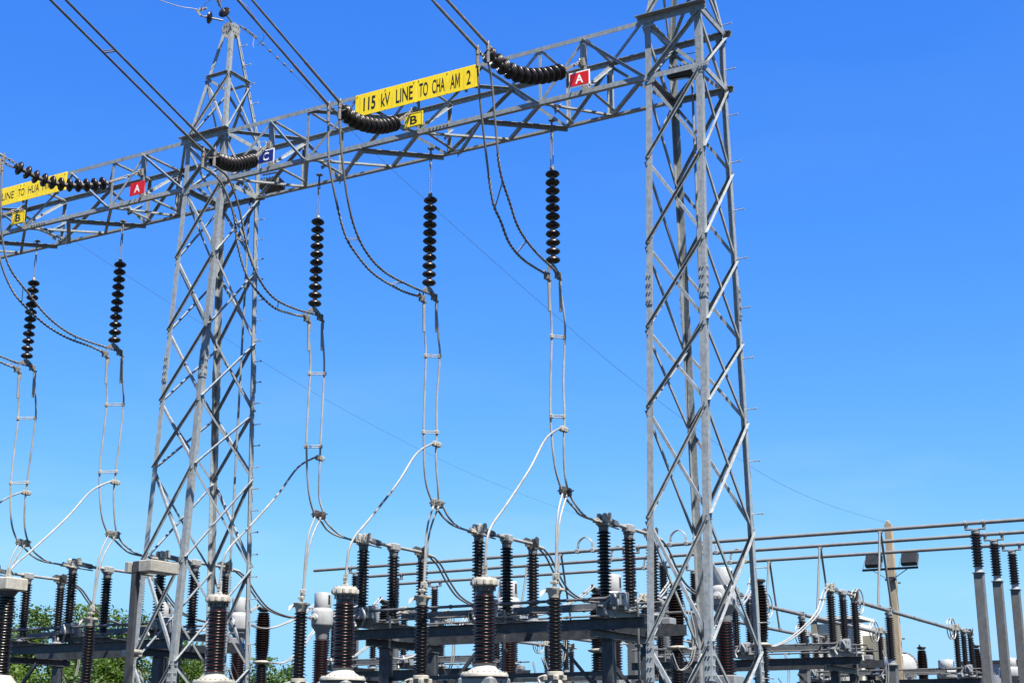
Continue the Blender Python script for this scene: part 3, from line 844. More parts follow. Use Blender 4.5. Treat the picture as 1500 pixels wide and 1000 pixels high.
def helix(m, pts, pitch=0.17, off=0.011, r=0.0135):
    # two strands laid round one another
    d = [0]
    for a, b in zip(pts, pts[1:]): d.append(d[-1] + (b - a).length)
    st = pitch / 10; n = int(d[-1] / st); cen = []; i = 0
    for k in range(n + 1):
        s = min(k * st, d[-1])
        while i < len(d) - 2 and d[i + 1] < s: i += 1
        cen.append(pts[i].lerp(pts[i + 1], (s - d[i]) / max(1e-6, d[i + 1] - d[i])))
    for ph in (0, math.pi):
        out = []
        for k, c in enumerate(cen):
            t = (cen[min(k + 1, n)] - cen[max(k - 1, 0)]).normalized()
            u = t.cross(V((1, 0, 0))).normalized(); w_ = t.cross(u)
            an = 2 * math.pi * k / 10 + ph
            out.append(c + u * (off * math.cos(an)) + w_ * (off * math.sin(an)))
        m.tube(out, r, 6)
JN = {'A': 'right tower', 'B': 'long yellow sign', 'C': 'middle tower', 'a': 'borderless red A plate', 'b': 'photo left edge'}
def twin(m, a, b, h=0.035):
    """bar spacer clamped on two conductors"""
    a, b = V(a), V(b)
    m.tube([a + V((0, 0, h / 2)), b + V((0, 0, h / 2))], 0.011, 6)
    m.tube([a - V((0, 0, h / 2)), b - V((0, 0, h / 2))], 0.011, 6)
    for p in (a, b):
        m.cbox(p.x - 0.032, p.x + 0.032, p.y - 0.03, p.y + 0.03, p.z - 0.035, p.z + 0.035, 0.008)
for k, (j1, j2) in JM.items():
    T = thing('jumper_cable', 'looping twin jumper cables hanging in front of the beam by the %s' % JN[k], 'cable', CL[k][0], 'looping jumper cables')
    c = sorted(CL[k], key=lambda p: p.x)
    sp = []
    for s, j in zip(c, (j1, j2)):
        pts = smooth([s, *j], 7)
        m = MB()
        cut = int(len(pts) * 0.3)
        m.tube(pts[:cut + 1], 0.019, 8)
        helix(m, pts[cut:-6])
        m.tube(pts[-7:], 0.020, 8)
        part('conductor', m, 'linewire', T)
        sp.append(pts)
    for fr in (0.42, 0.7):
        i, j = int(len(sp[0]) * fr), int(len(sp[1]) * fr)
        m = MB(); m.tube([sp[0][i], sp[1][j]], 0.008, 6); m.tube([sp[0][i] + V((0, 0, 0.03)), sp[1][j] + V((0, 0, 0.03))], 0.006, 6)
        part('spacer', m, 'hard', T)

# droppers, branches and leads of each phase, all in the plane of the phase
D1 = [(20.47, 9.18), (20.55, 8.6), (20.56, 8.22), (20.53, 7.5), (20.53, 6.83), (20.64, 6.07), (20.85, 5.69), (21.05, 5.56), (21.29, 5.43), (21.59, 5.35), (22.2, 5.33)]
D2 = [(20.88, 9.28), (21.0, 8.7), (21.01, 8.33), (20.98, 7.6), (20.97, 6.92), (20.95, 6.47), (21.01, 6.01), (21.10, 5.73), (21.19, 5.62), (21.36, 5.48), (21.72, 5.36), (22.2, 5.32)]
W1 = [(20.87, 5.62), (20.72, 5.34), (20.65, 5.09), (20.62, 4.8), (20.59, 4.2)]
W2 = [(21.03, 5.62), (20.86, 5.36), (20.74, 5.1), (20.67, 4.8), (20.61, 4.2)]
BR = [(20.93, 6.73), (20.75, 6.68), (20.3, 6.42), (19.75, 5.83), (19.0, 5.15), (18.57, 4.78), (18.42, 4.5), (18.37, 4.05)]
DN = {'A': 'under the bordered red A plate', 'B': 'under the long yellow sign', 'C': 'just right of the middle tower', 'a': 'just left of the middle tower', 'b': 'nearest the left edge'}
for k in 'ABCab':
    x = PH[k]
    D = thing('dropper_cable', 'pale twin conductors dropping to the switches ' + DN[k], 'cable', (x, 20.65, 9.3), 'vertical twin droppers')
    rnd = random.Random(k)
    for pts in (D1, D2):
        j = [rnd.uniform(-0.02, 0.02) for _ in pts]
        m = MB(); m.tube(smooth([(x + dj, y, z) for (y, z), dj in zip(pts, j)], 8), 0.019, 8)
        part('conductor', m, 'wire', D)
        m = MB(); y, z = pts[0]; m.tube([(x, y, z + 0.03), (x, y + 0.02, z - 0.5)], 0.026, 8)
        part('armour_rod', m, 'wire', D)
    for (a, b) in (((20.555, 8.25), (21.01, 8.35)), ((20.53, 6.86), (20.97, 6.94))):
        m = MB(); twin(m, (x, *a), (x, *b)); part('spacer', m, 'cast', D)
    m = MB()
    for (y, z) in ((20.91, 5.68), (21.10, 5.68)):
        m.cbox(x - 0.05, x + 0.05, y - 0.06, y + 0.06, z - 0.08, z + 0.06, 0.015)
        for s in (-0.04, 0.0, 0.04):
            m.tube([(x - 0.08, y + s, z + s * 0.4), (x + 0.09, y + s, z + s * 0.4)], 0.011, 6)
            m.tube([(x, y - 0.1, z + s), (x, y + 0.1, z + s)], 0.010, 6)
    part('tee_clamp', m, 'grease' if k in 'AC' else 'hard', D)
    m = MB(); y, z = 20.95, 6.72
    m.cbox(x - 0.04, x + 0.04, y - 0.09, y + 0.11, z - 0.045, z + 0.045, 0.01)
    for s in (-0.05, 0.02, 0.09): m.tube([(x - 0.07, y + s, z), (x + 0.07, y + s, z)], 0.011, 6)
    part('tee_clamp', m, 'cast', D)
    if True:
        G = thing('arrester_lead', 'white twin leads down to the surge arrester, droppers ' + DN[k], 'cable', (x, 20.6, 4.2), 'white twin arrester leads')
        for pts in (W1, W2):
            m = MB(); m.tube(smooth([(x + 0.02, y, z) for y, z in pts], 8), 0.017, 8)
            part('conductor', m, 'wire', G)
        if k != 'b':
            xe = x
            m = MB(); m.tube(smooth([(x + (xe - x) * i / 7, y, z) for i, (y, z) in enumerate(BR)], 8), 0.019, 8)
            single('branch_cable', m, 'wire', 'pale cable arcing to a transformer from the droppers ' + DN[k], 'cable', 'arcing branch cables')
        else:
            m = MB(); m.tube(smooth([(x, y, z) for y, z in BR], 8), 0.019, 8)
            single('branch_cable', m, 'wire', 'pale cable leaving the left edge from the droppers ' + DN[k], 'cable', 'arcing branch cables')

# ------------------------------------------------------------------ disconnect switches
def post_ins(parent, x, y, z0, z1, core, big, pitch, m='porcd', cap=0.09, n=18):
    b = MB(); b.lathe(sheds(z0 + 0.09, z1 - 0.09, core, big, None, pitch), (x, y, 0), (0, 0, 1), n)
    p = part('post_insulator', b, m, parent, world=False)
    b = MB(); b.lathe([(core + 0.012, z1 - 0.10), (core + 0.014, z1 - 0.02), (core + 0.03, z1 - 0.015), (core + 0.03, z1)], (x, y, 0), (0, 0, 1), 14)
    part('metal_cap', b, 'post', p, world=False)
    b = MB(); b.lathe([(0.14, z0), (0.14, z0 + 0.015), (core + 0.03, z0 + 0.03), (core + 0.02, z0 + 0.10)], (x, y, 0), (0, 0, 1), 14)
    part('metal_foot', b, 'lightgrey', p, world=False)
    return p
def switch(label, loc, group):
    # local frame: first post at y=0, posts along +Y, z=0 at frame top (3.70)
    S = thing('disconnect_switch', label, 'switch', loc, group)
    Z0, Z1 = 0.18, 1.58          # post foot / top
    for y in (0, 1.03, 2.06):
        post_ins(S, 0, y, Z0, Z1, 0.076, 0.125, 0.058)
    m = MB(); m.chan((0, -0.35, 0.09), (0, 2.4, 0.09), (0, 0, 1), (1, 0, 0), 0.15, 0.07)
    m.box(-0.13, 0.13, -0.13, 0.13, 0.166, 0.179); m.box(-0.13, 0.13, 0.9, 1.16, 0.166, 0.179); m.box(-0.13, 0.13, 1.93, 2.19, 0.166, 0.179)
    part('base_channel', m, 'post', S, world=False)
    # terminal and hinge casting on the first post
    m = MB()
    m.cbox(-0.10, 0.10, -0.12, 0.10, Z1, Z1 + 0.045, 0.012)
    m.cbox(-0.085, -0.03, -0.10, 0.09, Z1 + 0.046, Z1 + 0.21, 0.012)
    m.cbox(0.03, 0.085, -0.10, 0.09, Z1 + 0.046, Z1 + 0.21, 0.012)
    m.cbox(-0.025, 0.025, -0.05, 0.08, Z1 + 0.046, Z1 + 0.18, 0.01)
    m.cbox(-0.05, 0.05, -0.34, -0.125, Z1 + 0.02, Z1 + 0.06, 0.01)
    for s in (-0.2, -0.27): m.tube([(-0.07, s, Z1 + 0.04), (0.07, s, Z1 + 0.04)], 0.02, 6)
    m.tube([(0, -0.3, Z1 + 0.09), (0, -0.14, Z1 + 0.06)], 0.03, 8)
    for s in (-0.07, 0.0, 0.06): m.bolt((0.085, s, Z1 + 0.15), (1, 0, 0), 0.014, 0.02); m.bolt((-0.085, s, Z1 + 0.15), (-1, 0, 0), 0.014, 0.02)
    m.plate([(0.086, 0.02, Z1 + 0.08), (0.086, 0.16, Z1 + 0.1), (0.086, 0.12, Z1 + 0.24), (0.086, 0.02, Z1 + 0.23)], (1, 0, 0), 0.01)
    part('terminal_jaw', m, 'cast', S, world=False)
    m = MB()
    m.bar((0, 0.10, Z1 + 0.12), (0, 0.52, Z1 + 0.10), 0.09, 0.085)
    m.cbox(-0.05, 0.05, 0.45, 0.56, Z1 + 0.045, Z1 + 0.13, 0.015)
    m.tube([(0.03, 0.1, Z1 + 0.02), (0.03, 0.55, Z1 + 0.01)], 0.014, 6)
    part('hinge_arm', m, 'post', S, world=False)
    m = MB()
    m.tube([(0, 0.5, Z1 + 0.09), (0, 2.0, Z1 + 0.09)], 0.033, 12)
    part('blade_tube', m, 'alu', S, world=False)
    m = MB()
    m.cbox(-0.085, 0.085, 0.90, 1.16, Z1 + 0.005, Z1 + 0.15, 0.02)
    m.lathe([(0.07, 0), (0.07, 0.03)], (0, 1.03, Z1 - 0.02), (0, 0, 1), 12)
    m.tube([(-0.05, 0.86, Z1 + 0.1), (-0.05, 1.2, Z1 + 0.1)], 0.045, 10)
    part('rotating_head', m, 'alu', S, world=False)
    m = MB()
    m.cbox(-0.09, 0.09, 1.97, 2.16, Z1, Z1 + 0.03, 0.01)
    for s in (-0.075, 0.075):
        m.plate([(s, 1.9, Z1 + 0.03), (s, 2.14, Z1 + 0.031), (s * 1.25, 2.12, Z1 + 0.2), (s * 1.6, 1.98, Z1 + 0.22), (s * 1.7, 1.88, Z1 + 0.17)], (1, 0, 0), 0.016)
    m.cbox(-0.05, 0.05, 2.08, 2.14, Z1 + 0.031, Z1 + 0.2, 0.012)
    part('contact_jaw', m, 'grease', S, world=False)
    m = MB()
    m.cbox(-0.045, 0.045, 2.16, 2.40, Z1 + 0.02, Z1 + 0.05, 0.008)
    m.tube([(0.03, 2.22, Z1 + 0.06), (0.03, 2.46, Z1 + 0.04)], 0.028, 8); m.tube([(-0.03, 2.22, Z1 + 0.06), (-0.03, 2.46, Z1 + 0.04)], 0.028, 8)
    part('terminal_pad', m, 'cast', S, world=False)
    return S
ORD = {'A': 'in line with the bordered red A plate', 'B': 'in line with the long yellow sign', 'C': 'next to the middle tower on its right', 'a': 'seen through the middle tower', 'b': 'left of the middle tower', 'c': 'at the left edge of the photo'}
ORD2 = {'A': 'right of the right tower', 'B': 'seen through the right tower', 'C': 'left behind the right tower', 'a': 'behind the centre of the front switches', 'b': 'behind the left of the front switches', 'c': 'farthest left behind the white tanks'}
ZF = 3.70
proto = switch('front three-post disconnect switch ' + ORD['A'], (PH['A'], 22.44, ZF), 'disconnect switches')
for k in 'BCabc':
    dup(proto, (PH[k], 22.44, ZF), 'front three-post disconnect switch ' + ORD[k])
for k in 'ABCabc':
    dup(proto, (PH[k], 35.38, ZF), 'second-row three-post disconnect switch on the busbar side, ' + ORD2[k])
FARSW = {'A': 'at the end of the rightmost sloping tube', 'B': 'at the end of the middle sloping tube', 'C': 'at the end of the tube nearest the right tower', 'a': 'seen low between the front frames on the right', 'b': 'seen low between the front frames', 'c': 'seen low behind the white tanks'}
for k in 'ABCabc':
    dup(proto, (PH[k], 48.95, ZF - 0.06), 'far three-post disconnect switch ' + FARSW[k])

# ------------------------------------------------------------------ support frames
def support_frame(xa, xb, y0, label, low=False):
    F = thing('support_frame', label, 'steel frame', ((xa + xb) / 2, y0 + 1.0, 0), 'switch support frames')
    xs = (xa + 0.85, xb - 0.75)
    for x in xs:
        for y in (y0 + 0.28, y0 + 1.88):
            m = MB()
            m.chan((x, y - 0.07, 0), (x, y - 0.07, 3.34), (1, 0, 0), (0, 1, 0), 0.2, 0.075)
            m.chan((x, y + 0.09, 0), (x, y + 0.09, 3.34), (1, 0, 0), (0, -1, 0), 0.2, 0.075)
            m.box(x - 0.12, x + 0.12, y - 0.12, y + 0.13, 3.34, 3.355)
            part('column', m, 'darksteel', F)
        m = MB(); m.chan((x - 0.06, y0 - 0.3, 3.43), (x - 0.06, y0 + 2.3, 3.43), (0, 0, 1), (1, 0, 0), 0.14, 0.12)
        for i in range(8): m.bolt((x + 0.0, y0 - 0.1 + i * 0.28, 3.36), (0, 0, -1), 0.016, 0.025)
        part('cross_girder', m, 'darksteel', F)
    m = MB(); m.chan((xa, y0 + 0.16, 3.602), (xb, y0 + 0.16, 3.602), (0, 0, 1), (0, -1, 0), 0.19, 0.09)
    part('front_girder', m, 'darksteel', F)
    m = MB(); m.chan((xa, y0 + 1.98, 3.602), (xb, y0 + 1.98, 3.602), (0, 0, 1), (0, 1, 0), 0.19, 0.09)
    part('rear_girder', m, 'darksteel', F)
    # operating pipes and mechanism boxes
    for y, z, r in ((y0 - 0.24, 4.0, 0.026), (y0 + 1.35, 4.05, 0.022), (y0 + 0.95, 3.93, 0.02), (y0 + 2.3, 3.95, 0.02)):
        m = MB(); m.tube([(xa + 0.2, y, z), (xb - 0.2, y, z)], r, 8)
        n = 6
        for i in range(n):
            x = xa + 0.5 + (xb - xa - 1.0) * i / (n - 1)
            m.lathe([(r + 0.012, -0.02), (r + 0.012, 0.02)], (x, y, z), (1, 0, 0), 8)
        part('operating_pipe', m, 'post', F)
    for i in range(3):
        x = xa + 0.5 + i * (xb - xa - 1.05) / 2
        m = MB(); m.cbox(x + 0.12, x + 0.34, y0 - 0.32, y0 - 0.1, 3.86, 4.08, 0.015)
        m.cbox(x + 0.14, x + 0.3, y0 - 0.08, y0 + 0.1, 3.80, 4.12, 0.015)
        m.tube(smooth([(x + 0.1, y0 - 0.24, 4.0), (x + 0.0, y0 - 0.28, 3.85), (x + 0.06, y0 - 0.3, 3.72)], 5), 0.03, 8)
        m.tube(smooth([(x + 0.22, y0 - 0.34, 4.05), (x + 0.3, y0 - 0.36, 3.9), (x + 0.2, y0 - 0.3, 3.7)], 5), 0.024, 8)
        for q in range(4): m.bolt((x + 0.15 + q * 0.05, y0 - 0.32, 3.9 + (q % 2) * 0.12), (0, -1, 0), 0.014, 0.03)
        part('mechanism_box', m, 'lightgrey', F)
    for i, x in enumerate((xa + 0.75, xa + 3.25, xb - 0.35)):
        m = MB(); m.tube([(x + 0.16, y0 + 0.3, 0.9), (x + 0.16, y0 + 0.3, 3.95)], 0.024, 8)
        for z in (1.6, 2.6, 3.2): m.cbox(x + 0.11, x + 0.21, y0 + 0.24, y0 + 0.36, z, z + 0.05, 0.008)
        part('operating_rod', m, 'post', F)
        m = MB()
        for s in (0, 0.05):
            m.tube(smooth([(x + 0.3 + s, y0 + 2.2, 3.95), (x + 0.36 + s, y0 + 2.25, 3.5), (x + 0.3 + s, y0 + 2.2, 3.05), (x + 0.1 + s, y0 + 2.1, 2.9), (x + s, y0 + 2.0, 3.2)], 6), 0.012, 6)
        part('cable_loop', m, 'wire', F)
        m = MB(); m.tube(smooth([(x + 0.2, y0 + 1.9, 3.3), (x + 0.45, y0 + 1.9, 2.9), (x + 0.85, y0 + 1.9, 2.1)], 5), 0.012, 6)
        part('earth_cable', m, 'black', F)
        m = MB(); m.cbox(x - 0.16, x + 0.02, y0 + 2.02, y0 + 2.3, 3.72, 3.84, 0.012)
        part('junction_box', m, 'lightgrey', F)
    for y in (y0 + 0.3, y0 + 1.9):
        m = MB(); m.angle((xs[0], y + 0.02, 2.2), (xs[0] + 1.0, y + 0.02, 3.3), (0, 0, 1), (0, 1, 0), 0.06, 0.007); m.angle((xs[1], y + 0.02, 2.2), (xs[1] - 1.0, y + 0.02, 3.3), (0, 0, 1), (0, 1, 0), 0.06, 0.007)
        m.angle((xs[0] + 0.1, y + 0.03, 2.75), (xs[1] - 0.1, y + 0.03, 2.75), (0, 0, 1), (0, 1, 0), 0.075, 0.008)
        part('brace', m, 'darksteel', F)
    for x0 in (xa + 0.7, xa + 3.2):
        m = MB(); m.chan((x0, y0 + 1.0, 4.0), (x0 + 1.75, y0 + 1.0, 4.0), (0, 0, 1), (0, 1, 0), 0.11, 0.05)
        part('link_channel', m, 'post', F)
    return F
rb = (-16.45, -10.2); lb = (-26.75, -20.55)
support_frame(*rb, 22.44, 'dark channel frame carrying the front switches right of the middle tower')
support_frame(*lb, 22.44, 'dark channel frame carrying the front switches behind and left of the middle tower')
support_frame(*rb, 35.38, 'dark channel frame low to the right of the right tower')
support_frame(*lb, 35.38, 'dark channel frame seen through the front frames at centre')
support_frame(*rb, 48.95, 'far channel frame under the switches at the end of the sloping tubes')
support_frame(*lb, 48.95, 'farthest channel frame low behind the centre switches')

# ------------------------------------------------------------------ voltage transformers
def vt(label, loc):
    S = thing('voltage_transformer', label, 'transformer', loc, 'voltage transformers')
    b = MB(); b.lathe(sheds(2.73, 3.73, 0.136, 0.184, 0.168, 0.0475), n=28)
    part('porcelain_body', b, 'porc', S, world=False)
    b = MB(); b.lathe([(0.138, 3.725), (0.135, 3.775)], n=24); part('glazed_neck', b, 'porc', S, world=False)
    b = MB(); b.lathe([(0.125, 3.775), (0.14, 3.78), (0.14, 3.85)], n=24)
    for i in range(10):
        a = i * math.pi / 5
        b.lathe([(0.012, 0), (0.012, 0.06)], (0.155 * math.cos(a), 0.155 * math.sin(a), 3.79), (0, 0, 1), 6)
    part('neck_flange', b, 'post', S, world=False)
    b = MB(); b.lathe([(0.14, 3.85), (0.185, 3.856), (0.198, 3.87), (0.2, 3.94), (0.185, 3.965), (0.12, 3.985), (0.05, 3.99)], n=28)
    for i in range(12):
        a = i * math.pi / 6
        c, s = math.cos(a), math.sin(a)
        b.lathe([(0.024, 0), (0.027, 0.03), (0.024, 0.06)], (0.192 * c, 0.192 * s, 3.875), (0, 0, 1), 8)
    for i in range(12):
        a = i * math.pi / 6 + 0.26
        b.bolt((0.16 * math.cos(a), 0.16 * math.sin(a), 3.972), (0, 0, 1), 0.015, 0.016)
    part('top_cap', b, 'cast', S, world=False)
    b = MB(); b.cbox(-0.045, 0.045, -0.025, 0.025, 3.985, 4.03, 0.006)
    b.plate([(-0.04, -0.01, 4.03), (0.04, -0.01, 4.03), (0.04, -0.01, 4.17), (-0.04, -0.01, 4.17)], (0, 1, 0), 0.02)
    for i in range(4): b.bolt((-0.018 + (i % 2) * 0.036, -0.01, 4.06 + (i // 2) * 0.06), (0, -1, 0), 0.011, 0.02)
    b.tube([(0, 0.025, 4.06), (0, 0.025, 4.22)], 0.028, 8)
    part('terminal', b, 'cast', S, world=False)
    b = MB(); b.lathe([(0.15, 2.735), (0.165, 2.70), (0.2, 2.66), (0.25, 2.63), (0.345, 2.595), (0.355, 2.575), (0.355, 2.55), (0.2, 2.54)], n=32)
    for i in range(24):
        a = i * math.pi / 12
        b.bolt((0.322 * math.cos(a), 0.322 * math.sin(a), 2.6), (0, 0, 1), 0.013, 0.02)
    b.lathe([(0.16, 2.70), (0.16, 2.74)], n=24)
    part('conical_lid', b, 'cast', S, world=False)
    b = MB(); b.cbox(-0.29, 0.29, -0.29, 0.29, 1.75, 2.545, 0.03)
    for i in (-0.2, 0, 0.2): b.box(-0.31, 0.31, i - 0.008, i + 0.008, 1.8, 2.5)
    part('tank', b, 'lightgrey', S, world=False)
    b = MB(); b.chan((0, -0.1, 0), (0, -0.1, 1.749), (1, 0, 0), (0, 1, 0), 0.26, 0.1); b.chan((0, 0.12, 0), (0, 0.12, 1.749), (1, 0, 0), (0, -1, 0), 0.26, 0.1)
    part('pedestal', b, 'post', S, world=False)
    return S
v0 = vt('brown voltage transformer with cream cap, third from the left and nearest the right tower', (PH['A'], 18.37, 0))
dup(v0, (PH['B'], 18.37, 0), 'brown voltage transformer with cream cap just right of a white tank')
dup(v0, (PH['C'], 18.37, 0), 'brown voltage transformer with cream cap standing in front of the middle tower')
S = thing('voltage_transformer', 'dark voltage transformer with a square grey box on top at the left edge', 'transformer', (-21.0, 18.37, 0), 'voltage transformers')
b = MB(); b.lathe(sheds(2.8, 4.2, 0.132, 0.178, 0.16, 0.05), n=28); part('porcelain_body', b, 'porcd', S, world=False)
b = MB(); b.lathe([(0.13, 4.2), (0.19, 4.29), (0.19, 4.3)], n=20); part('neck_flange', b, 'darksteel', S, world=False)
b = MB(); b.cbox(-0.25, 0.25, -0.25, 0.25, 4.3, 4.53, 0.02); part('top_box', b, 'cast', S, world=False)
b = MB(); b.cbox(-0.05, 0.05, -0.03, 0.03, 4.53, 4.6, 0.01); b.tube([(0.0, 0, 4.6), (0.0, 0.0, 4.72)], 0.03, 8); part('terminal', b, 'cast', S, world=False)
b = MB(); b.lathe([(0.2, 2.8), (0.26, 2.72), (0.36, 2.62), (0.36, 2.55)], n=28); part('conical_lid', b, 'cast', S, world=False)
b = MB(); b.cbox(-0.29, 0.29, -0.29, 0.29, 0.0, 2.545, 0.03); part('tank', b, 'lightgrey', S, world=False)

# ------------------------------------------------------------------ surge arresters
def arrester(label, loc):
    S = thing('surge_arrester', label, 'arrester', loc, 'surge arresters')
    b = MB(); b.lathe(sheds(2.72, 3.88, 0.085, 0.125, None, 0.058), n=24)
    part('porcelain_body', b, 'porcd', S, world=False)
    b = MB(); b.lathe([(0.095, 3.875), (0.1, 3.93), (0.135, 4.0), (0.14, 4.03), (0.12, 4.035), (0.04, 4.04)], n=24)
    b.plate([(-0.1, -0.1, 3.97), (-0.1, 0.0, 3.97), (-0.2, 0.0, 4.0), (-0.24, -0.05, 3.97), (-0.235, -0.06, 3.90)], (0, 0.2, 1), 0.02)
    b.cbox(0.08, 0.17, -0.05, 0.05, 3.98, 4.02, 0.01)
    for i in range(6):
        a = i * math.pi / 3
        b.bolt((0.11 * math.cos(a), 0.11 * math.sin(a), 4.03), (0, 0, 1), 0.013, 0.02)
    part('top_casting', b, 'cast', S, world=False)
    b = MB(); b.tube([(0, 0, 4.03), (0, 0, 4.12)], 0.03, 8); b.cbox(-0.06, 0.06, -0.04, 0.04, 4.10, 4.15, 0.01)
    b.cbox(-0.03, 0.09, -0.02, 0.02, 4.16, 4.27, 0.008)
    b.tube([(-0.07, 0, 4.12), (0.08, 0, 4.12)], 0.016, 6); b.bolt((0.03, -0.02, 4.22), (0, -1, 0), 0.014, 0.03)
    part('terminal', b, 'cast', S, world=False)
    b = MB(); b.lathe([(0.1, 2.73), (0.135, 2.71), (0.14, 2.66), (0.1, 2.6), (0.12, 2.55), (0.13, 2.5)], n=20)
    for i in range(4):
        a = i * math.pi / 2 + 0.6
        b.cbox(0.14 * math.cos(a) - 0.04, 0.14 * math.cos(a) + 0.04, 0.14 * math.sin(a) - 0.04, 0.14 * math.sin(a) + 0.04, 2.58, 2.66, 0.01)
    b.tube(smooth([(-0.12, -0.08, 2.66), (-0.24, -0.1, 2.62), (-0.22, -0.1, 2.54)], 5), 0.022, 6)
    part('base_casting', b, 'cast', S, world=False)
    b = MB(); b.cbox(-0.14, 0.14, -0.14, 0.14, 0, 2.5, 0.02); part('pedestal', b, 'post', S, world=False)
    return S
a0 = arrester('slim brown surge arrester with a cream casting nearest the right tower', (PH['A'], 20.58, 0))
dup(a0, (PH['B'], 20.58, 0), 'slim brown surge arrester between the two big cream-capped transformers at centre')
dup(a0, (PH['C'], 20.58, 0), 'slim brown surge arrester just left of a white tank, right of the middle tower')
dup(a0, (PH['a'], 20.58, -0.05), 'slim dark surge arrester at the lower left, in front of green trees')
dup(a0, (PH['b'], 20.58, -0.05), 'slim dark surge arrester cut by the left edge of the photo')

# ------------------------------------------------------------------ current transformers (white tanks)
def ct(label, loc):
    S = thing('current_transformer', label, 'transformer', loc, 'white-tanked current transformers')
    b = MB(); b.lathe([(0.255, 4.36), (0.262, 4.38), (0.262, 4.66), (0.25, 4.71), (0.21, 4.755), (0.2, 4.76)], n=36)
    part('lower_tank', b, 'white', S, world=False)
    b = MB(); b.lathe([(0.2, 4.761), (0.205, 4.77), (0.205, 5.1), (0.195, 5.12), (0.05, 5.13)], n=36)
    part('upper_tank', b, 'white', S, world=False)
    b = MB()
    a0 = math.atan2(-0.42, 0.9) + 0.35
    vs = []
    for z in (4.84, 5.06):
        for i in range(5):
            a = a0 - 0.16 + 0.08 * i
            vs += [(0.208 * math.cos(a), 0.208 * math.sin(a), z), (0.2, 0, z)]
    b.add([v for i, v in enumerate(vs) if i % 2 == 0], [(i, i + 1, i + 6, i + 5) for i in range(4)])
    part('level_gauge', b, 'black', S, world=False)
    for sy in (-1, 1):
        b = MB(); b.lathe([(0.1, 0.24), (0.1, 0.29), (0.085, 0.3), (0.05, 0.305), (0.05, 0.33), (0.025, 0.335), (0.025, 0.42)], (0, 0, 4.52), (-0.15, sy, 0), 20)
        b.cbox(-0.06, 0.0, sy * 0.42 - 0.02, sy * 0.42 + 0.02, 4.46, 4.56, 0.01)
        part('terminal', b, 'white', S, world=False)
    b = MB(); b.lathe([(0.13, 4.02), (0.15, 4.1), (0.16, 4.2), (0.25, 4.33), (0.26, 4.355)], n=32)
    part('conical_neck', b, 'lightgrey', S, world=False)
    b = MB(); b.lathe(sheds(2.95, 4.02, 0.15, 0.205, None, 0.056), n=28)
    part('porcelain_body', b, 'porc', S, world=False)
    b = MB(); b.cbox(-0.28, 0.28, -0.28, 0.28, 2.6, 2.95, 0.02); part('base_box', b, 'lightgrey', S, world=False)
    b = MB(); b.cbox(-0.16, 0.16, -0.16, 0.16, 0, 2.6, 0.02); part('pedestal', b, 'post', S, world=False)
    return S
CTN = {'A': 'inside the outline of the right tower', 'B': 'left of the right tower behind a tall switch post', 'C': 'at centre, right of the biggest cream-capped transformer', 'a': 'standing clear just right of the middle tower', 'b': 'partly hidden by the right legs of the middle tower', 'c': 'seen through the left half of the middle tower'}
c0 = ct('white cylindrical tank on brown porcelain ' + CTN['A'], (PH['A'], 28.05, 0))
for k in 'BCabc': dup(c0, (PH[k], 28.05, 0), 'white cylindrical tank on brown porcelain ' + CTN[k])
FCT = [(-17.4, 'leftmost of the far ones'), (-14.86, 'beyond the far white disc, left of the tall grey posts'), (-12.24, 'far behind, between the two tall grey posts at right')]
for x, s in FCT:
    f = dup(c0, (x, 64.5, 0.02), 'grey-white tank on porcelain ' + s)
    f.scale = (1.65, 1.65, 1.0)

# ------------------------------------------------------------------ circuit breakers
def breaker(label, xc, y, dz=0, sp=2.05):
    S = thing('circuit_breaker', label, 'circuit breaker', (xc, y, 0), 'three-pole circuit breakers')
    for x in (-sp, 0, sp):
        n = 21; pr = []
        z0, z1 = 3.84 + dz, 5.14 + dz
        st = (z1 - z0) / n
        for i in range(n):
            t = (i + 0.5) / n
            bul = 1 - (abs(t - 0.5) * 2) ** 3
            c = 0.122 + 0.045 * bul; r = 0.168 + 0.045 * bul
            z = z0 + i * st
            pr += [(c, z), (r - 0.01, z + 0.2 * st), (r, z + 0.28 * st), (r - 0.005, z + 0.36 * st), (c + 0.015, z + 0.58 * st)]
        b = MB(); b.lathe(pr, (x, 0, 0), n=26)
        P = part('interrupter_porcelain', b, 'porcd', S, world=False)
        b = MB(); b.lathe([(0.12, z1), (0.125, z1 + 0.03), (0.17, z1 + 0.05), (0.18, z1 + 0.09), (0.15, z1 + 0.11), (0.06, z1 + 0.115)], (x, 0, 0), n=20)
        b.cbox(x - 0.05, x + 0.05, -0.26, -0.1, z1 + 0.09, z1 + 0.12, 0.008); b.cbox(x - 0.03, x + 0.03, -0.28, -0.24, z1 + 0.1, z1 + 0.19, 0.008)
        part('top_flange', b, 'grease', P, world=False)
        b = MB(); b.lathe([(0.13, z0 - 0.12), (0.22, z0 - 0.09), (0.25, z0 - 0.07), (0.25, z0 - 0.05), (0.18, z0 - 0.035), (0.13, z0)], (x, 0, 0), n=24)
        b.cbox(x - 0.05, x + 0.05, 0.2, 0.42, z0 - 0.075, z0 - 0.05, 0.006)
        part('middle_flange', b, 'cast', S, world=False)
        b = MB(); b.lathe(sheds(2.25 + dz, z0 - 0.13, 0.125, 0.175, None, 0.06), (x, 0, 0), n=24)
        part('support_porcelain', b, 'porcd', S, world=False)
    b = MB(); b.cbox(-sp - 0.35, sp + 0.35, -0.2, 0.2, 1.9, 2.25 + dz, 0.02); part('base_beam', b, 'lightgrey', S, world=False)
    for x in (-sp * 0.6, sp * 0.6):
        b = MB(); b.cbox(x - 0.13, x + 0.13, -0.13, 0.13, 0, 1.9, 0.02); part('support_leg', b, 'post', S, world=False)
    return S
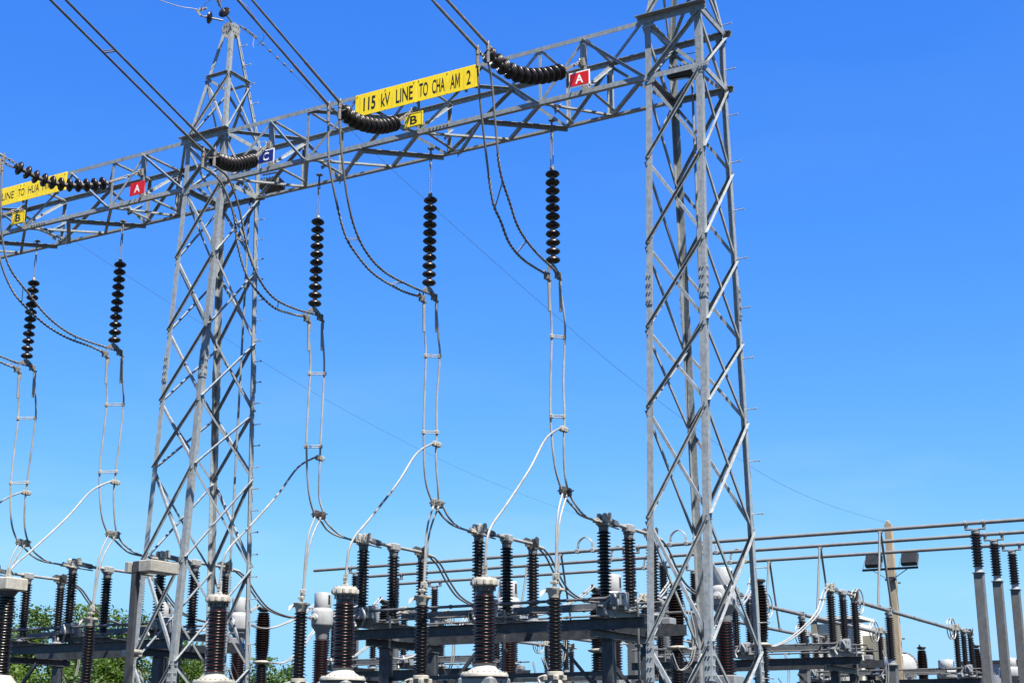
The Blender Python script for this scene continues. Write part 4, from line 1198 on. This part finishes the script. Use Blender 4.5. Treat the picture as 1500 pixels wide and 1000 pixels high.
breaker('three dark barrel-shaped porcelain breaker poles around the right tower', -13.41, 31.5)
breaker('three dark barrel-shaped porcelain breaker poles right of the middle tower', -23.7, 31.5)
breaker('far wide porcelain breaker poles before the tall grey posts at right', -14.03, 57.0, 0, 2.04)

# ------------------------------------------------------------------ connecting leads behind the switches
def lead(name, pts, r, m, label, cat, group=None, gap=0.09):
    T = thing(name, label, cat, pts[0], group)
    sp = []
    for s in (-gap / 2, gap / 2):
        pp = smooth([(x + s, y, z) for x, y, z in pts], 8)
        b = MB(); b.tube(pp, r, 8); part('conductor', b, m, T); sp.append(pp)
    i = int(len(sp[0]) * 0.72)
    b = MB(); b.tube([sp[0][i], sp[1][i]], 0.018, 6); b.cbox(sp[0][i].x - 0.03, sp[1][i].x + 0.03, sp[0][i].y - 0.03, sp[0][i].y + 0.03, sp[0][i].z - 0.025, sp[0][i].z + 0.025, 0.008)
    part('spacer', b, 'hard', T)
LN = {'A': 'inside the right tower', 'B': 'right of the centre switch', 'C': 'left of the biggest cream cap', 'a': 'right of the middle tower', 'b': 'inside the middle tower', 'c': 'at far left'}
BX = {'A': -11.36, 'B': -13.41, 'C': -15.46, 'a': -21.65, 'b': -23.7, 'c': -25.75}
for k in 'ABCabc':
    x = PH[k]
    lead('switch_lead', [(x, 24.85, 5.32), (x, 25.15, 5.18), (x, 25.5, 4.88), (x, 25.95, 4.6), (x, 26.6, 4.47), (x, 27.2, 4.47), (x, 27.64, 4.51)], 0.02, 'linewire', 'dark twin leads sagging to a white tank ' + LN[k], 'cable', 'sagging twin leads')
    lead('breaker_lead', [(x, 28.46, 4.5), (x, 28.9, 4.44), (x + (BX[k] - x) * 0.3, 29.5, 4.52), (x + (BX[k] - x) * 0.7, 30.5, 4.86), (BX[k], 31.1, 5.2), (BX[k], 31.25, 5.3)], 0.018, 'wire', 'pale twin leads rising from a white tank ' + LN[k], 'cable', 'rising twin leads')
    lead('breaker_lead', [(BX[k], 31.9, 3.78), (BX[k], 32.4, 3.80), (x + (BX[k] - x) * 0.6, 33.2, 4.05), (x, 34.2, 4.65), (x, 34.85, 5.2), (x, 35.1, 5.32)], 0.02, 'wire', 'white curved twin leads to the second-row switch ' + ORD2[k], 'cable', 'curving twin leads')

# ------------------------------------------------------------------ sloping tubes with grading rings, posts and V droppers
BUSY = {'A': 40.45, 'B': 42.9, 'C': 45.5, 'a': 40.45, 'b': 42.9, 'c': 45.5}
TN = {'A': 'rightmost, passing in front of the concrete pole', 'B': 'middle one, starting beside the right tower', 'C': 'shortest visible one beside the right tower', 'a': 'hidden among the centre switches', 'b': 'hidden among the switches left of centre', 'c': 'hidden behind the middle tower'}
for k in 'ABCabc':
    x = PH[k]; zt = 5.24; yb = BUSY[k]
    T = thing('overhead_tube', 'pale aluminium tube running away between switches, ' + TN[k], 'busbar tube', (x, 43, zt), 'cross tubes under the busbars')
    b = MB(); b.tube([(x, 37.35, zt), (x, 49.0, zt)], 0.055, 14)
    for y in (39.1, 44.2, 46.9): b.lathe([(0.062, -0.02), (0.062, 0.02)], (x, y, zt), (0, 1, 0), 14)
    part('tube', b, 'tube', T)
    for y in (37.75, 48.3):
        b = MB()
        for s in (-0.045, 0.045):
            b.ring((x + s, y, zt), (1, -0.06, 0), 0.33, 0.017)
            b.tube([(x + s, y, zt - 0.33), (x + s, y, zt + 0.33)], 0.012, 6)
        b.tube([(x - 0.1, y, zt + 0.1), (x + 0.1, y, zt + 0.1)], 0.012, 6)
        b.cbox(x - 0.07, x + 0.07, y - 0.06, y + 0.06, zt - 0.08, zt + 0.08, 0.015)
        part('corona_ring', b, 'alu', T)
    py = 40.75
    Pq = thing('post_insulator', 'dark insulator under the cross tube, ' + TN[k], 'insulator', (x, py, 0), 'tube support insulators')
    b = MB(); b.lathe(sheds(3.9, 5.06, 0.075, 0.135, None, 0.058), n=20); part('porcelain', b, 'porcd', Pq, world=False)
    b = MB(); b.lathe([(0.09, 5.05), (0.09, 5.12), (0.12, 5.125), (0.12, 5.14)], n=16); b.cbox(-0.09, 0.09, -0.1, 0.1, 5.14, 5.18, 0.01)
    b.tube([(-0.07, 0, 5.16), (-0.07, 0, 5.34)], 0.014, 6); b.tube([(0.07, 0, 5.16), (0.07, 0, 5.34)], 0.014, 6); b.cbox(-0.09, 0.09, -0.04, 0.04, 5.3, 5.325, 0.008)
    part('tube_clamp', b, 'alu', Pq, world=False)
    b = MB(); b.lathe([(0.16, 3.74), (0.16, 3.76), (0.11, 3.78), (0.1, 3.9)], n=16); part('metal_foot', b, 'lightgrey', Pq, world=False)
    b = MB(); b.cbox(-0.13, 0.13, -0.13, 0.13, 0, 3.72, 0.015); b.box(-0.17, 0.17, -0.17, 0.17, 3.721, 3.738); part('support_column', b, 'post', Pq, world=False)
    Vd = thing('busbar_dropper', 'V of thin rods above the cross tube, ' + TN[k], 'busbar rod', (x, yb, 7.47), 'V-shaped busbar droppers')
    for s in (-0.7, 0.7):
        b = MB(); b.tube([(x, yb + s * 0.06, 7.42), (x, yb + s, zt + 0.05)], 0.034, 10)
        b.cbox(x - 0.06, x + 0.06, yb + s - 0.05, yb + s + 0.05, zt + 0.03, zt + 0.08, 0.01)
        part('rod', b, 'tube', Vd)
    b = MB(); b.cbox(x - 0.06, x + 0.06, yb - 0.07, yb + 0.07, 7.38, 7.43, 0.01); part('clamp', b, 'alu', Vd)

# ------------------------------------------------------------------ busbars and their posts
BN = ['topmost and nearest', 'middle', 'lowest and farthest']
for i, y in enumerate((40.45, 42.9, 45.5)):
    T = thing('busbar', 'long horizontal aluminium busbar tube, %s of the three' % BN[i], 'busbar', (-18.67, y, 7.48), 'horizontal busbars')
    for xa, xb in ((-30.9, -18.95), (-18.4, -2.5)):
        b = MB(); b.tube([(xa, y, 7.48), (xb, y, 7.48)], 0.055, 14)
        for xx in (xa + 3.1, xb - 3.6 if xb > -10 else xb - 5, (xa + xb) / 2 + 0.7): b.lathe([(0.0575, -0.012), (0.0575, 0.012)], (xx, y, 7.48), (1, 0, 0), 14)
        part('tube', b, 'tube', T)
    for xs in (-20.25, -17.07):
        b = MB()
        for s in (-0.04, 0.04):
            b.tube(smooth([(xs - 0.27, y + s, 7.53), (xs - 0.22, y + s, 7.78), (xs, y + s, 7.92), (xs + 0.22, y + s, 7.78), (xs + 0.27, y + s, 7.53)], 6), 0.017, 6)
        for q in (-0.27, 0.27): b.cbox(xs + q - 0.06, xs + q + 0.06, y - 0.075, y + 0.075, 7.42, 7.56, 0.015)
        part('flexible_loop', b, 'alu', T)
    for xs, pl in ((-8.24, 'at the right edge'), (-18.67, 'behind the right tower'), (-29.1, 'low left of centre behind the switches')):
        Pq = thing('busbar_post', 'tall grey post %s, under the %s busbar' % (pl, BN[i]), 'busbar support', (xs, y, 0), 'busbar support posts')
        b = MB(); b.lathe(sheds(6.27, 7.2, 0.105, 0.155, None, 0.075), n=20); part('porcelain', b, 'porcd', Pq, world=False)
        b = MB(); b.lathe([(0.115, 7.19), (0.115, 7.27), (0.13, 7.275), (0.11, 7.29)], n=16); b.cbox(-0.28, 0.28, -0.06, 0.06, 7.29, 7.33, 0.01)
        for q in (-0.24, 0.24): b.lathe([(0.085, -0.04), (0.085, 0.04)], (q, 0, 7.48), (1, 0, 0), 14); b.cbox(q - 0.04, q + 0.04, -0.04, 0.04, 7.33, 7.42, 0.01)
        part('tube_clamp', b, 'lightgrey', Pq, world=False)
        b = MB(); b.lathe([(0.13, 6.12), (0.13, 6.14), (0.11, 6.15), (0.105, 6.27)], n=16); part('metal_foot', b, 'white', Pq, world=False)
        b = MB(); b.cbox(-0.125, 0.125, -0.125, 0.125, 0, 6.1, 0.012); b.box(-0.155, 0.155, -0.165, 0.155, 6.101, 6.119); part('support_column', b, 'post', Pq, world=False)

# ------------------------------------------------------------------ steel post with a box, lower left
S = thing('terminal_post', 'grey steel post topped by a long box in front of the middle tower\'s left leg', 'steel post', (-17.76, 18.3, 0))
b = MB(); b.chan((-17.80, 18.26, 0), (-17.80, 18.26, 4.43), (1, 0, 0), (0, 1, 0), 0.125, 0.07); part('column', b, 'dullsteel', S)
b = MB(); b.cbox(-17.98, -17.88, 18.2, 18.85, 4.44, 4.63, 0.012); part('side_plate', b, 'alu', S)
b = MB(); b.cbox(-17.86, -17.68, 18.26, 18.5, 4.435, 4.64, 0.012); part('bracket', b, 'dullsteel', S)
b = MB(); b.cbox(-17.66, -17.36, 18.2, 18.9, 4.44, 4.64, 0.015); part('terminal_box', b, 'cast', S)
b = MB(); b.cbox(-18.2, -17.9, 18.5, 18.7, 3.05, 3.17, 0.01); part('small_box', b, 'cast', S)
b = MB(); b.box(-17.9, -17.82, 18.3, 18.6, 3.08, 3.12); b.box(-18.15, -18.1, 18.55, 18.6, 2.4, 3.05); part('arm', b, 'darksteel', S)

# ------------------------------------------------------------------ shield wire, peak insulators
S = thing('peak_insulator', 'pair of round black discs with clamps on the middle tower peak', 'insulator', (-18.4, 20.45, 16.05), 'peak disc insulators')
for c, ax in (((-18.62, 20.15, 16.12), (-0.9, -0.5, 0.25)), ((-18.23, 20.15, 16.13), (0.15, -1, 0.3))):
    a = V(ax).normalized(); c = V(c)
    b = MB(); b.lathe([(0.03, -0.04), (0.06, -0.035), (0.125, 0.0), (0.132, 0.02), (0.12, 0.035), (0.05, 0.05), (0.03, 0.05)], c, a, 26)
    part('insulator_disc', b, 'disc', S)
    b = MB(); b.lathe([(0.035, 0.05), (0.03, 0.1), (0.015, 0.12), (0.015, 0.2)], c, a, 10)
    e = c + a * 0.2
    b.bar(e, e + a * 0.12 + V((0, 0, 0.12)), 0.05, 0.035); b.tube([e + V((-0.1, 0, 0.14)), e + V((0.12, 0.03, 0.16))], 0.022, 6)
    for q in (-0.05, 0.03): b.tube([e + V((q, 0, 0.1)), e + V((q, 0, 0.2))], 0.014, 6)
    b.tube([c - a * 0.04, c - a * 0.28], 0.02, 6)
    part('wire_clamp', b, 'alu', S)
def thinwire(name, pts, r, label, group, m='thin', k=8):
    b = MB(); b.tube(smooth(pts, k), r, 6)
    single(name, b, m, label, 'wire', group)
thinwire('shield_wire', [(-18.18, 20.75, 16.05), (-18.12, 21.34, 15.87), (-17.88, 22.97, 15.26), (-17.48, 25.22, 14.36), (-16.88, 28.61, 13.15), (-16.46, 31.02, 12.34), (-15.76, 34.93, 11.10), (-14.74, 40.73, 9.72), (-13.99, 44.94, 9.2), (-13.15, 49.9, 9.08)], 0.0048, 'thin dark wire from the middle tower peak down to the concrete lamp pole', 'thin shield wires')
thinwire('shield_wire', [(-28.6, 20.6, 16.05), (-28.59, 24.47, 15.2), (-28.57, 31.35, 13.86), (-28.56, 37.82, 12.78), (-28.54, 44.8, 11.97), (-28.53, 49.5, 11.66), (-28.52, 54.25, 11.47), (-28.51, 60.0, 11.38)], 0.0048, 'thin dark wire crossing behind the hanging strings from under the left beam', 'thin shield wires')
thinwire('ground_wire', [(-18.82, 20.03, 16.3), (-19.3, 19.2, 16.3), (-21.0, 16.0, 16.75), (-24.5, 9.0, 18.4)], 0.008, 'pale thin wire leaving the left disc of the middle tower peak', 'peak ground wires', 'alu')
thinwire('ground_wire', [(-18.2, 19.85, 16.33), (-18.25, 18.9, 16.55), (-18.4, 15.5, 17.5), (-18.5, 11.0, 19.0)], 0.007, 'dark thin wire rising from the right disc of the middle tower peak', 'peak ground wires')
thinwire('jumper_wire', [(-18.8, 20.05, 16.33), (-18.5, 19.95, 16.38), (-18.2, 19.88, 16.36), (-17.95, 20.0, 16.34), (-17.75, 20.3, 16.2), (-17.8, 20.9, 15.85), (-18.05, 21.0, 15.72)], 0.007, 'pale thin loop of wire around the middle tower peak', 'peak ground wires', 'alu')
S = thing('wire_clamp', 'string of small clamps holding the thin wire right of the middle tower peak', 'clamp', (-18.2, 20.75, 16.0))
b = MB(); chain(b, (-18.28, 20.72, 16.1), (-18.14, 21.0, 15.97), 3, 0.012); part('link', b, 'hard', S)
b = MB()
for i in range(6):
    p = V((-18.13, 21.03, 15.95)).lerp(V((-18.0, 22.1, 15.6)), i / 5)
    b.cbox(p.x - 0.025, p.x + 0.025, p.y - 0.03, p.y + 0.03, p.z - 0.02, p.z + 0.025, 0.005)
b.tube(smooth([(-18.13, 21.0, 15.96), (-18.12, 20.95, 15.75), (-18.05, 20.9, 15.62)], 5), 0.007, 6)
part('clip', b, 'hard', S)

# ------------------------------------------------------------------ floodlights on the gantry
def flood(c, label, group, rot):
    S = thing('floodlight', label, 'floodlight', c, group)
    S.rotation_euler = rot
    b = MB(); b.cbox(-0.25, 0.25, -0.16, 0.16, -0.09, 0.09, 0.03)
    for i in range(7): b.box(-0.2 + i * 0.065, -0.19 + i * 0.065, -0.13, 0.13, 0.09, 0.13)
    part('housing', b, 'lampblack', S, world=False)
    b = MB(); b.cbox(-0.22, 0.22, -0.14, 0.14, -0.10, -0.091, 0.002); part('glass', b, 'glass', S, world=False)
    b = MB(); b.bar((-0.28, 0, 0), (-0.28, 0, 0.3), 0.04, 0.01); b.bar((0.28, 0, 0), (0.28, 0, 0.3), 0.04, 0.01); b.bar((-0.285, 0, 0.305), (0.285, 0, 0.305), 0.04, 0.01, (0, 0, 1)); part('bracket', b, 'post', S, world=False)
    return S
flood((-8.45, 20.85, 12.68), 'black floodlight inside the right tower at beam level', 'gantry floodlights', (R(20), 0, R(10)))
flood((-17.72, 21.3, 12.62), 'black floodlight under the beam beside the blue C plate', 'gantry floodlights', (R(-12), 0, R(5)))

# ------------------------------------------------------------------ concrete lamp pole
S = thing('lamp_pole', 'tan concrete pole with two black floodlights on a crossarm at right', 'lamp post', (-13.13, 50.0, 0))
b = MB()
pr = []
for z, h in ((0, 0.165), (9.05, 0.115)):
    pr += [(-13.13 - h, 50 - h, z), (-13.13 + h, 50 - h, z), (-13.13 + h, 50 + h, z), (-13.13 - h, 50 + h, z)]
b.add(pr, [(0, 1, 5, 4), (1, 2, 6, 5), (2, 3, 7, 6), (3, 0, 4, 7), (4, 5, 6, 7)])
b.cbox(-13.2, -13.08, 49.95, 50.05, 9.05, 9.17, 0.02)
part('pole', b, 'concrete', S)
b = MB()
for z in (4.6, 5.1, 5.9, 7.0): b.tube([(-12.95, 50.05, z), (-12.86, 50.05, z)], 0.03, 6)
part('bolt', b, 'grease', S)
b = MB(); b.angle((-14.1, 49.80, 7.50), (-12.15, 49.80, 7.50), (0, 0, -1), (0, -1, 0), 0.075, 0.01)
b.bar((-13.75, 49.79, 7.45), (-13.13, 49.79, 7.05), 0.05, 0.02); b.bar((-12.5, 49.79, 7.45), (-13.13, 49.77, 7.05), 0.05, 0.02)
b.bar((-13.33, 49.82, 7.1), (-12.95, 49.82, 7.1), 0.05, 0.06)
part('crossarm', b, 'darksteel', S)
for x in (-13.76, -12.5):
    b = MB()
    c = V((x, 50.1, 7.80))
    R1 = Matrix.Rotation(R(-28), 3, 'X')
    def tr(p): return c + R1 @ V(p)
    q = MB(); q.cbox(-0.29, 0.29, -0.08, 0.1, -0.24, 0.24, 0.03)
    b.add([tr(p) for p in q.v], q.f)
    hd = part('floodlight_head', b, 'lampblack', S)
    b = MB(); q = MB(); q.cbox(-0.25, 0.25, -0.095, -0.082, -0.2, 0.2, 0.003); b.add([tr(p) for p in q.v], q.f); part('glass', b, 'glass', hd)
    b = MB(); b.bar((x - 0.32, 49.82, 7.5), (x - 0.32, 50.1, 7.85), 0.04, 0.012, (1, 0, 0)); b.bar((x + 0.32, 49.82, 7.5), (x + 0.32, 50.1, 7.85), 0.04, 0.012, (1, 0, 0)); part('yoke', b, 'post', hd)

# ------------------------------------------------------------------ conservator with bolted end, far right
S = thing('oil_conservator', 'white round bolted end of a horizontal tank beside the concrete pole', 'tank', (-15.6, 60, 0))
ax = V((0.55, -0.83, 0)).normalized(); c = V((-15.52, 60, 4.66))
b = MB(); b.lathe([(0.05, 0.13), (0.2, 0.12), (0.42, 0.07), (0.53, 0.0), (0.53, -2.2), (0.3, -2.3)], c, ax, 36); part('tank', b, 'white', S)
b = MB(); b.lathe([(0.525, -0.06), (0.61, -0.06), (0.61, -0.01), (0.525, -0.01)], c, ax, 36)
u = ax.cross(V((0, 0, 1)))
for i in range(28):
    an = 2 * math.pi * i / 28
    b.bolt(c + u * (0.575 * math.cos(an)) + V((0, 0, 0.575 * math.sin(an))) - ax * 0.01, ax, 0.02, 0.03)
part('bolted_rim', b, 'lightgrey', S)
b = MB(); b.cbox(c.x - 0.7, c.x - 0.4, 60.6, 60.9, 0, 4.2, 0.02); b.cbox(c.x - 1.2, c.x - 0.9, 61.4, 61.7, 0, 4.3, 0.02); part('support', b, 'lightgrey', S)

# ------------------------------------------------------------------ buildings
S = thing('control_building', 'white rendered building with tan pilasters behind the far switches', 'building', (-22.5, 75, 0))
b = MB(); b.box(-24.1, -21.6, 75, 77.5, 0, 7.75); part('wall', b, 'wall', S)
b = MB(); b.box(-21.597, -20.85, 75.5, 77.5, 0, 7.1); part('side_wall', b, 'pilaster', S)
for x in (-24.0, -22.75, -21.75):
    b = MB(); b.box(x - 0.16, x + 0.16, 74.85, 74.997, 0, 7.95); part('pilaster', b, 'pilaster', S)
b = MB(); b.box(-24.2, -21.5, 74.8, 77.6, 7.952, 8.1); part('roof', b, 'wall', S)
b = MB(); b.box(-23.7, -22.9, 74.95, 74.996, 6.4, 7.2); part('vent_panel', b, 'pilaster', S)
S = thing('site_building', 'pale lavender clad building with a dark roof edge behind the tall grey posts', 'building', (-14.5, 80, 0))
b = MB(); b.box(-17.6, -10.0, 80, 88, 0, 5.75); part('wall', b, 'panel', S)
b = MB(); b.box(-17.75, -9.85, 79.85, 88.15, 5.752, 5.9); part('roof', b, 'roof', S)
b = MB(); b.box(-14.9, -14.0, 79.93, 79.997, 3.6, 4.9); part('window', b, 'glass', S)

# ------------------------------------------------------------------ trees
def tree(x, y, h, rad, label, lm, seed, n=13000, low=0.2):
    rnd = random.Random(seed)
    T = thing('tree', label, 'tree', (x, y, 0), 'trees behind the switchyard')
    b = MB()
    top = V((x + rnd.uniform(-.3, .3), y, h * 0.55))
    b.lathe([(0.2, 0), (0.16, h * 0.2), (0.12, h * 0.55)], (x, y, 0), (0, 0, 1), 10)
    ends = []
    for i in range(9):
        a = 2 * math.pi * i / 9 + rnd.uniform(-.3, .3)
        r = rad * rnd.uniform(0.35, 0.85)
        e = V((x + r * math.cos(a), y + r * math.sin(a), h * rnd.uniform(0.5, 0.97)))
        s = V((x, y, h * rnd.uniform(0.2, 0.5)))
        mid = s.lerp(e, 0.5) + V((0, 0, 0.3))
        b.tube(smooth([s, mid, e], 4), 0.045, 6)
        ends.append((e, rnd.uniform(0.5, 0.95))); ends.append((mid, rnd.uniform(0.5, 0.9)))
        ends.append((s.lerp(e, 0.75) + V((rnd.uniform(-.6, .6), rnd.uniform(-.6, .6), rnd.uniform(-.5, .5))), rnd.uniform(0.4, 0.8)))
    for i in range(14):
        a = rnd.uniform(0, 6.28); r = rad * rnd.uniform(0.2, 1.0)
        ends.append((V((x + r * math.cos(a), y + r * math.sin(a), h * rnd.uniform(low, 0.75))), rnd.uniform(0.6, 1.1)))
    part('trunk', b, 'bark', T)
    cr = MB()
    for i in range(n):
        e, s = ends[rnd.randrange(len(ends))]
        p = e + V((rnd.gauss(0, s * 0.5), rnd.gauss(0, s * 0.5), rnd.gauss(0, s * 0.42)))
        if p.z > h: p.z = h - (p.z - h) * 0.5
        d = V((rnd.gauss(0, 1), rnd.gauss(0, 1), rnd.gauss(0, 0.6))).normalized()
        u = d.cross(V((rnd.gauss(0, 1), rnd.gauss(0, 1), rnd.gauss(0, 1)))).normalized()
        l = rnd.uniform(0.06, 0.15); wd = l * rnd.uniform(0.35, 0.6)
        cr.v += [tuple(p - d * l), tuple(p + u * wd), tuple(p + d * l), tuple(p - u * wd)]
        k = len(cr.v) - 4
        cr.f.append((k, k + 1, k + 2, k + 3))
    part('crown', cr, lm, T)
TR = [(-71.5, 62, 8.6, 3.0, 'leaf', 'feathery green tree at the far left edge'), (-66.5, 60, 9.4, 2.8, 'leaf', 'green tree behind the leftmost switch posts'), (-62.3, 61, 9.5, 2.2, 'leaf2', 'slender pale tree between the leftmost switch posts'),
      (-59.0, 59, 9.6, 2.6, 'leaf', 'tall tree showing left of the grey box post'), (-55.3, 61, 9.2, 2.6, 'leaf', 'dark green tree seen through the middle tower'), (-50.6, 63, 6.1, 2.2, 'leaf', 'low dark tree behind the right legs of the middle tower'),
      (-45.8, 66, 5.7, 1.8, 'leaf', 'lowest bushy tree top just right of the middle tower'),
      (-68.5, 55, 6.6, 3.0, 'leaf2', 'bright lower bush in front at the left edge'), (-61.5, 54, 6.5, 3.2, 'leaf2', 'bright yellow-green bush under the left frame'), (-55.5, 54, 6.2, 2.8, 'leaf', 'green bush low beside the grey box post')]
for i, (x, y, h, r, m, l) in enumerate(TR):
    tree(x, y, h, r, l, m, 40 + i)

for o in bpy.data.objects:
    if o.type == 'MESH': o.shadow_terminator_geometry_offset = 0.0
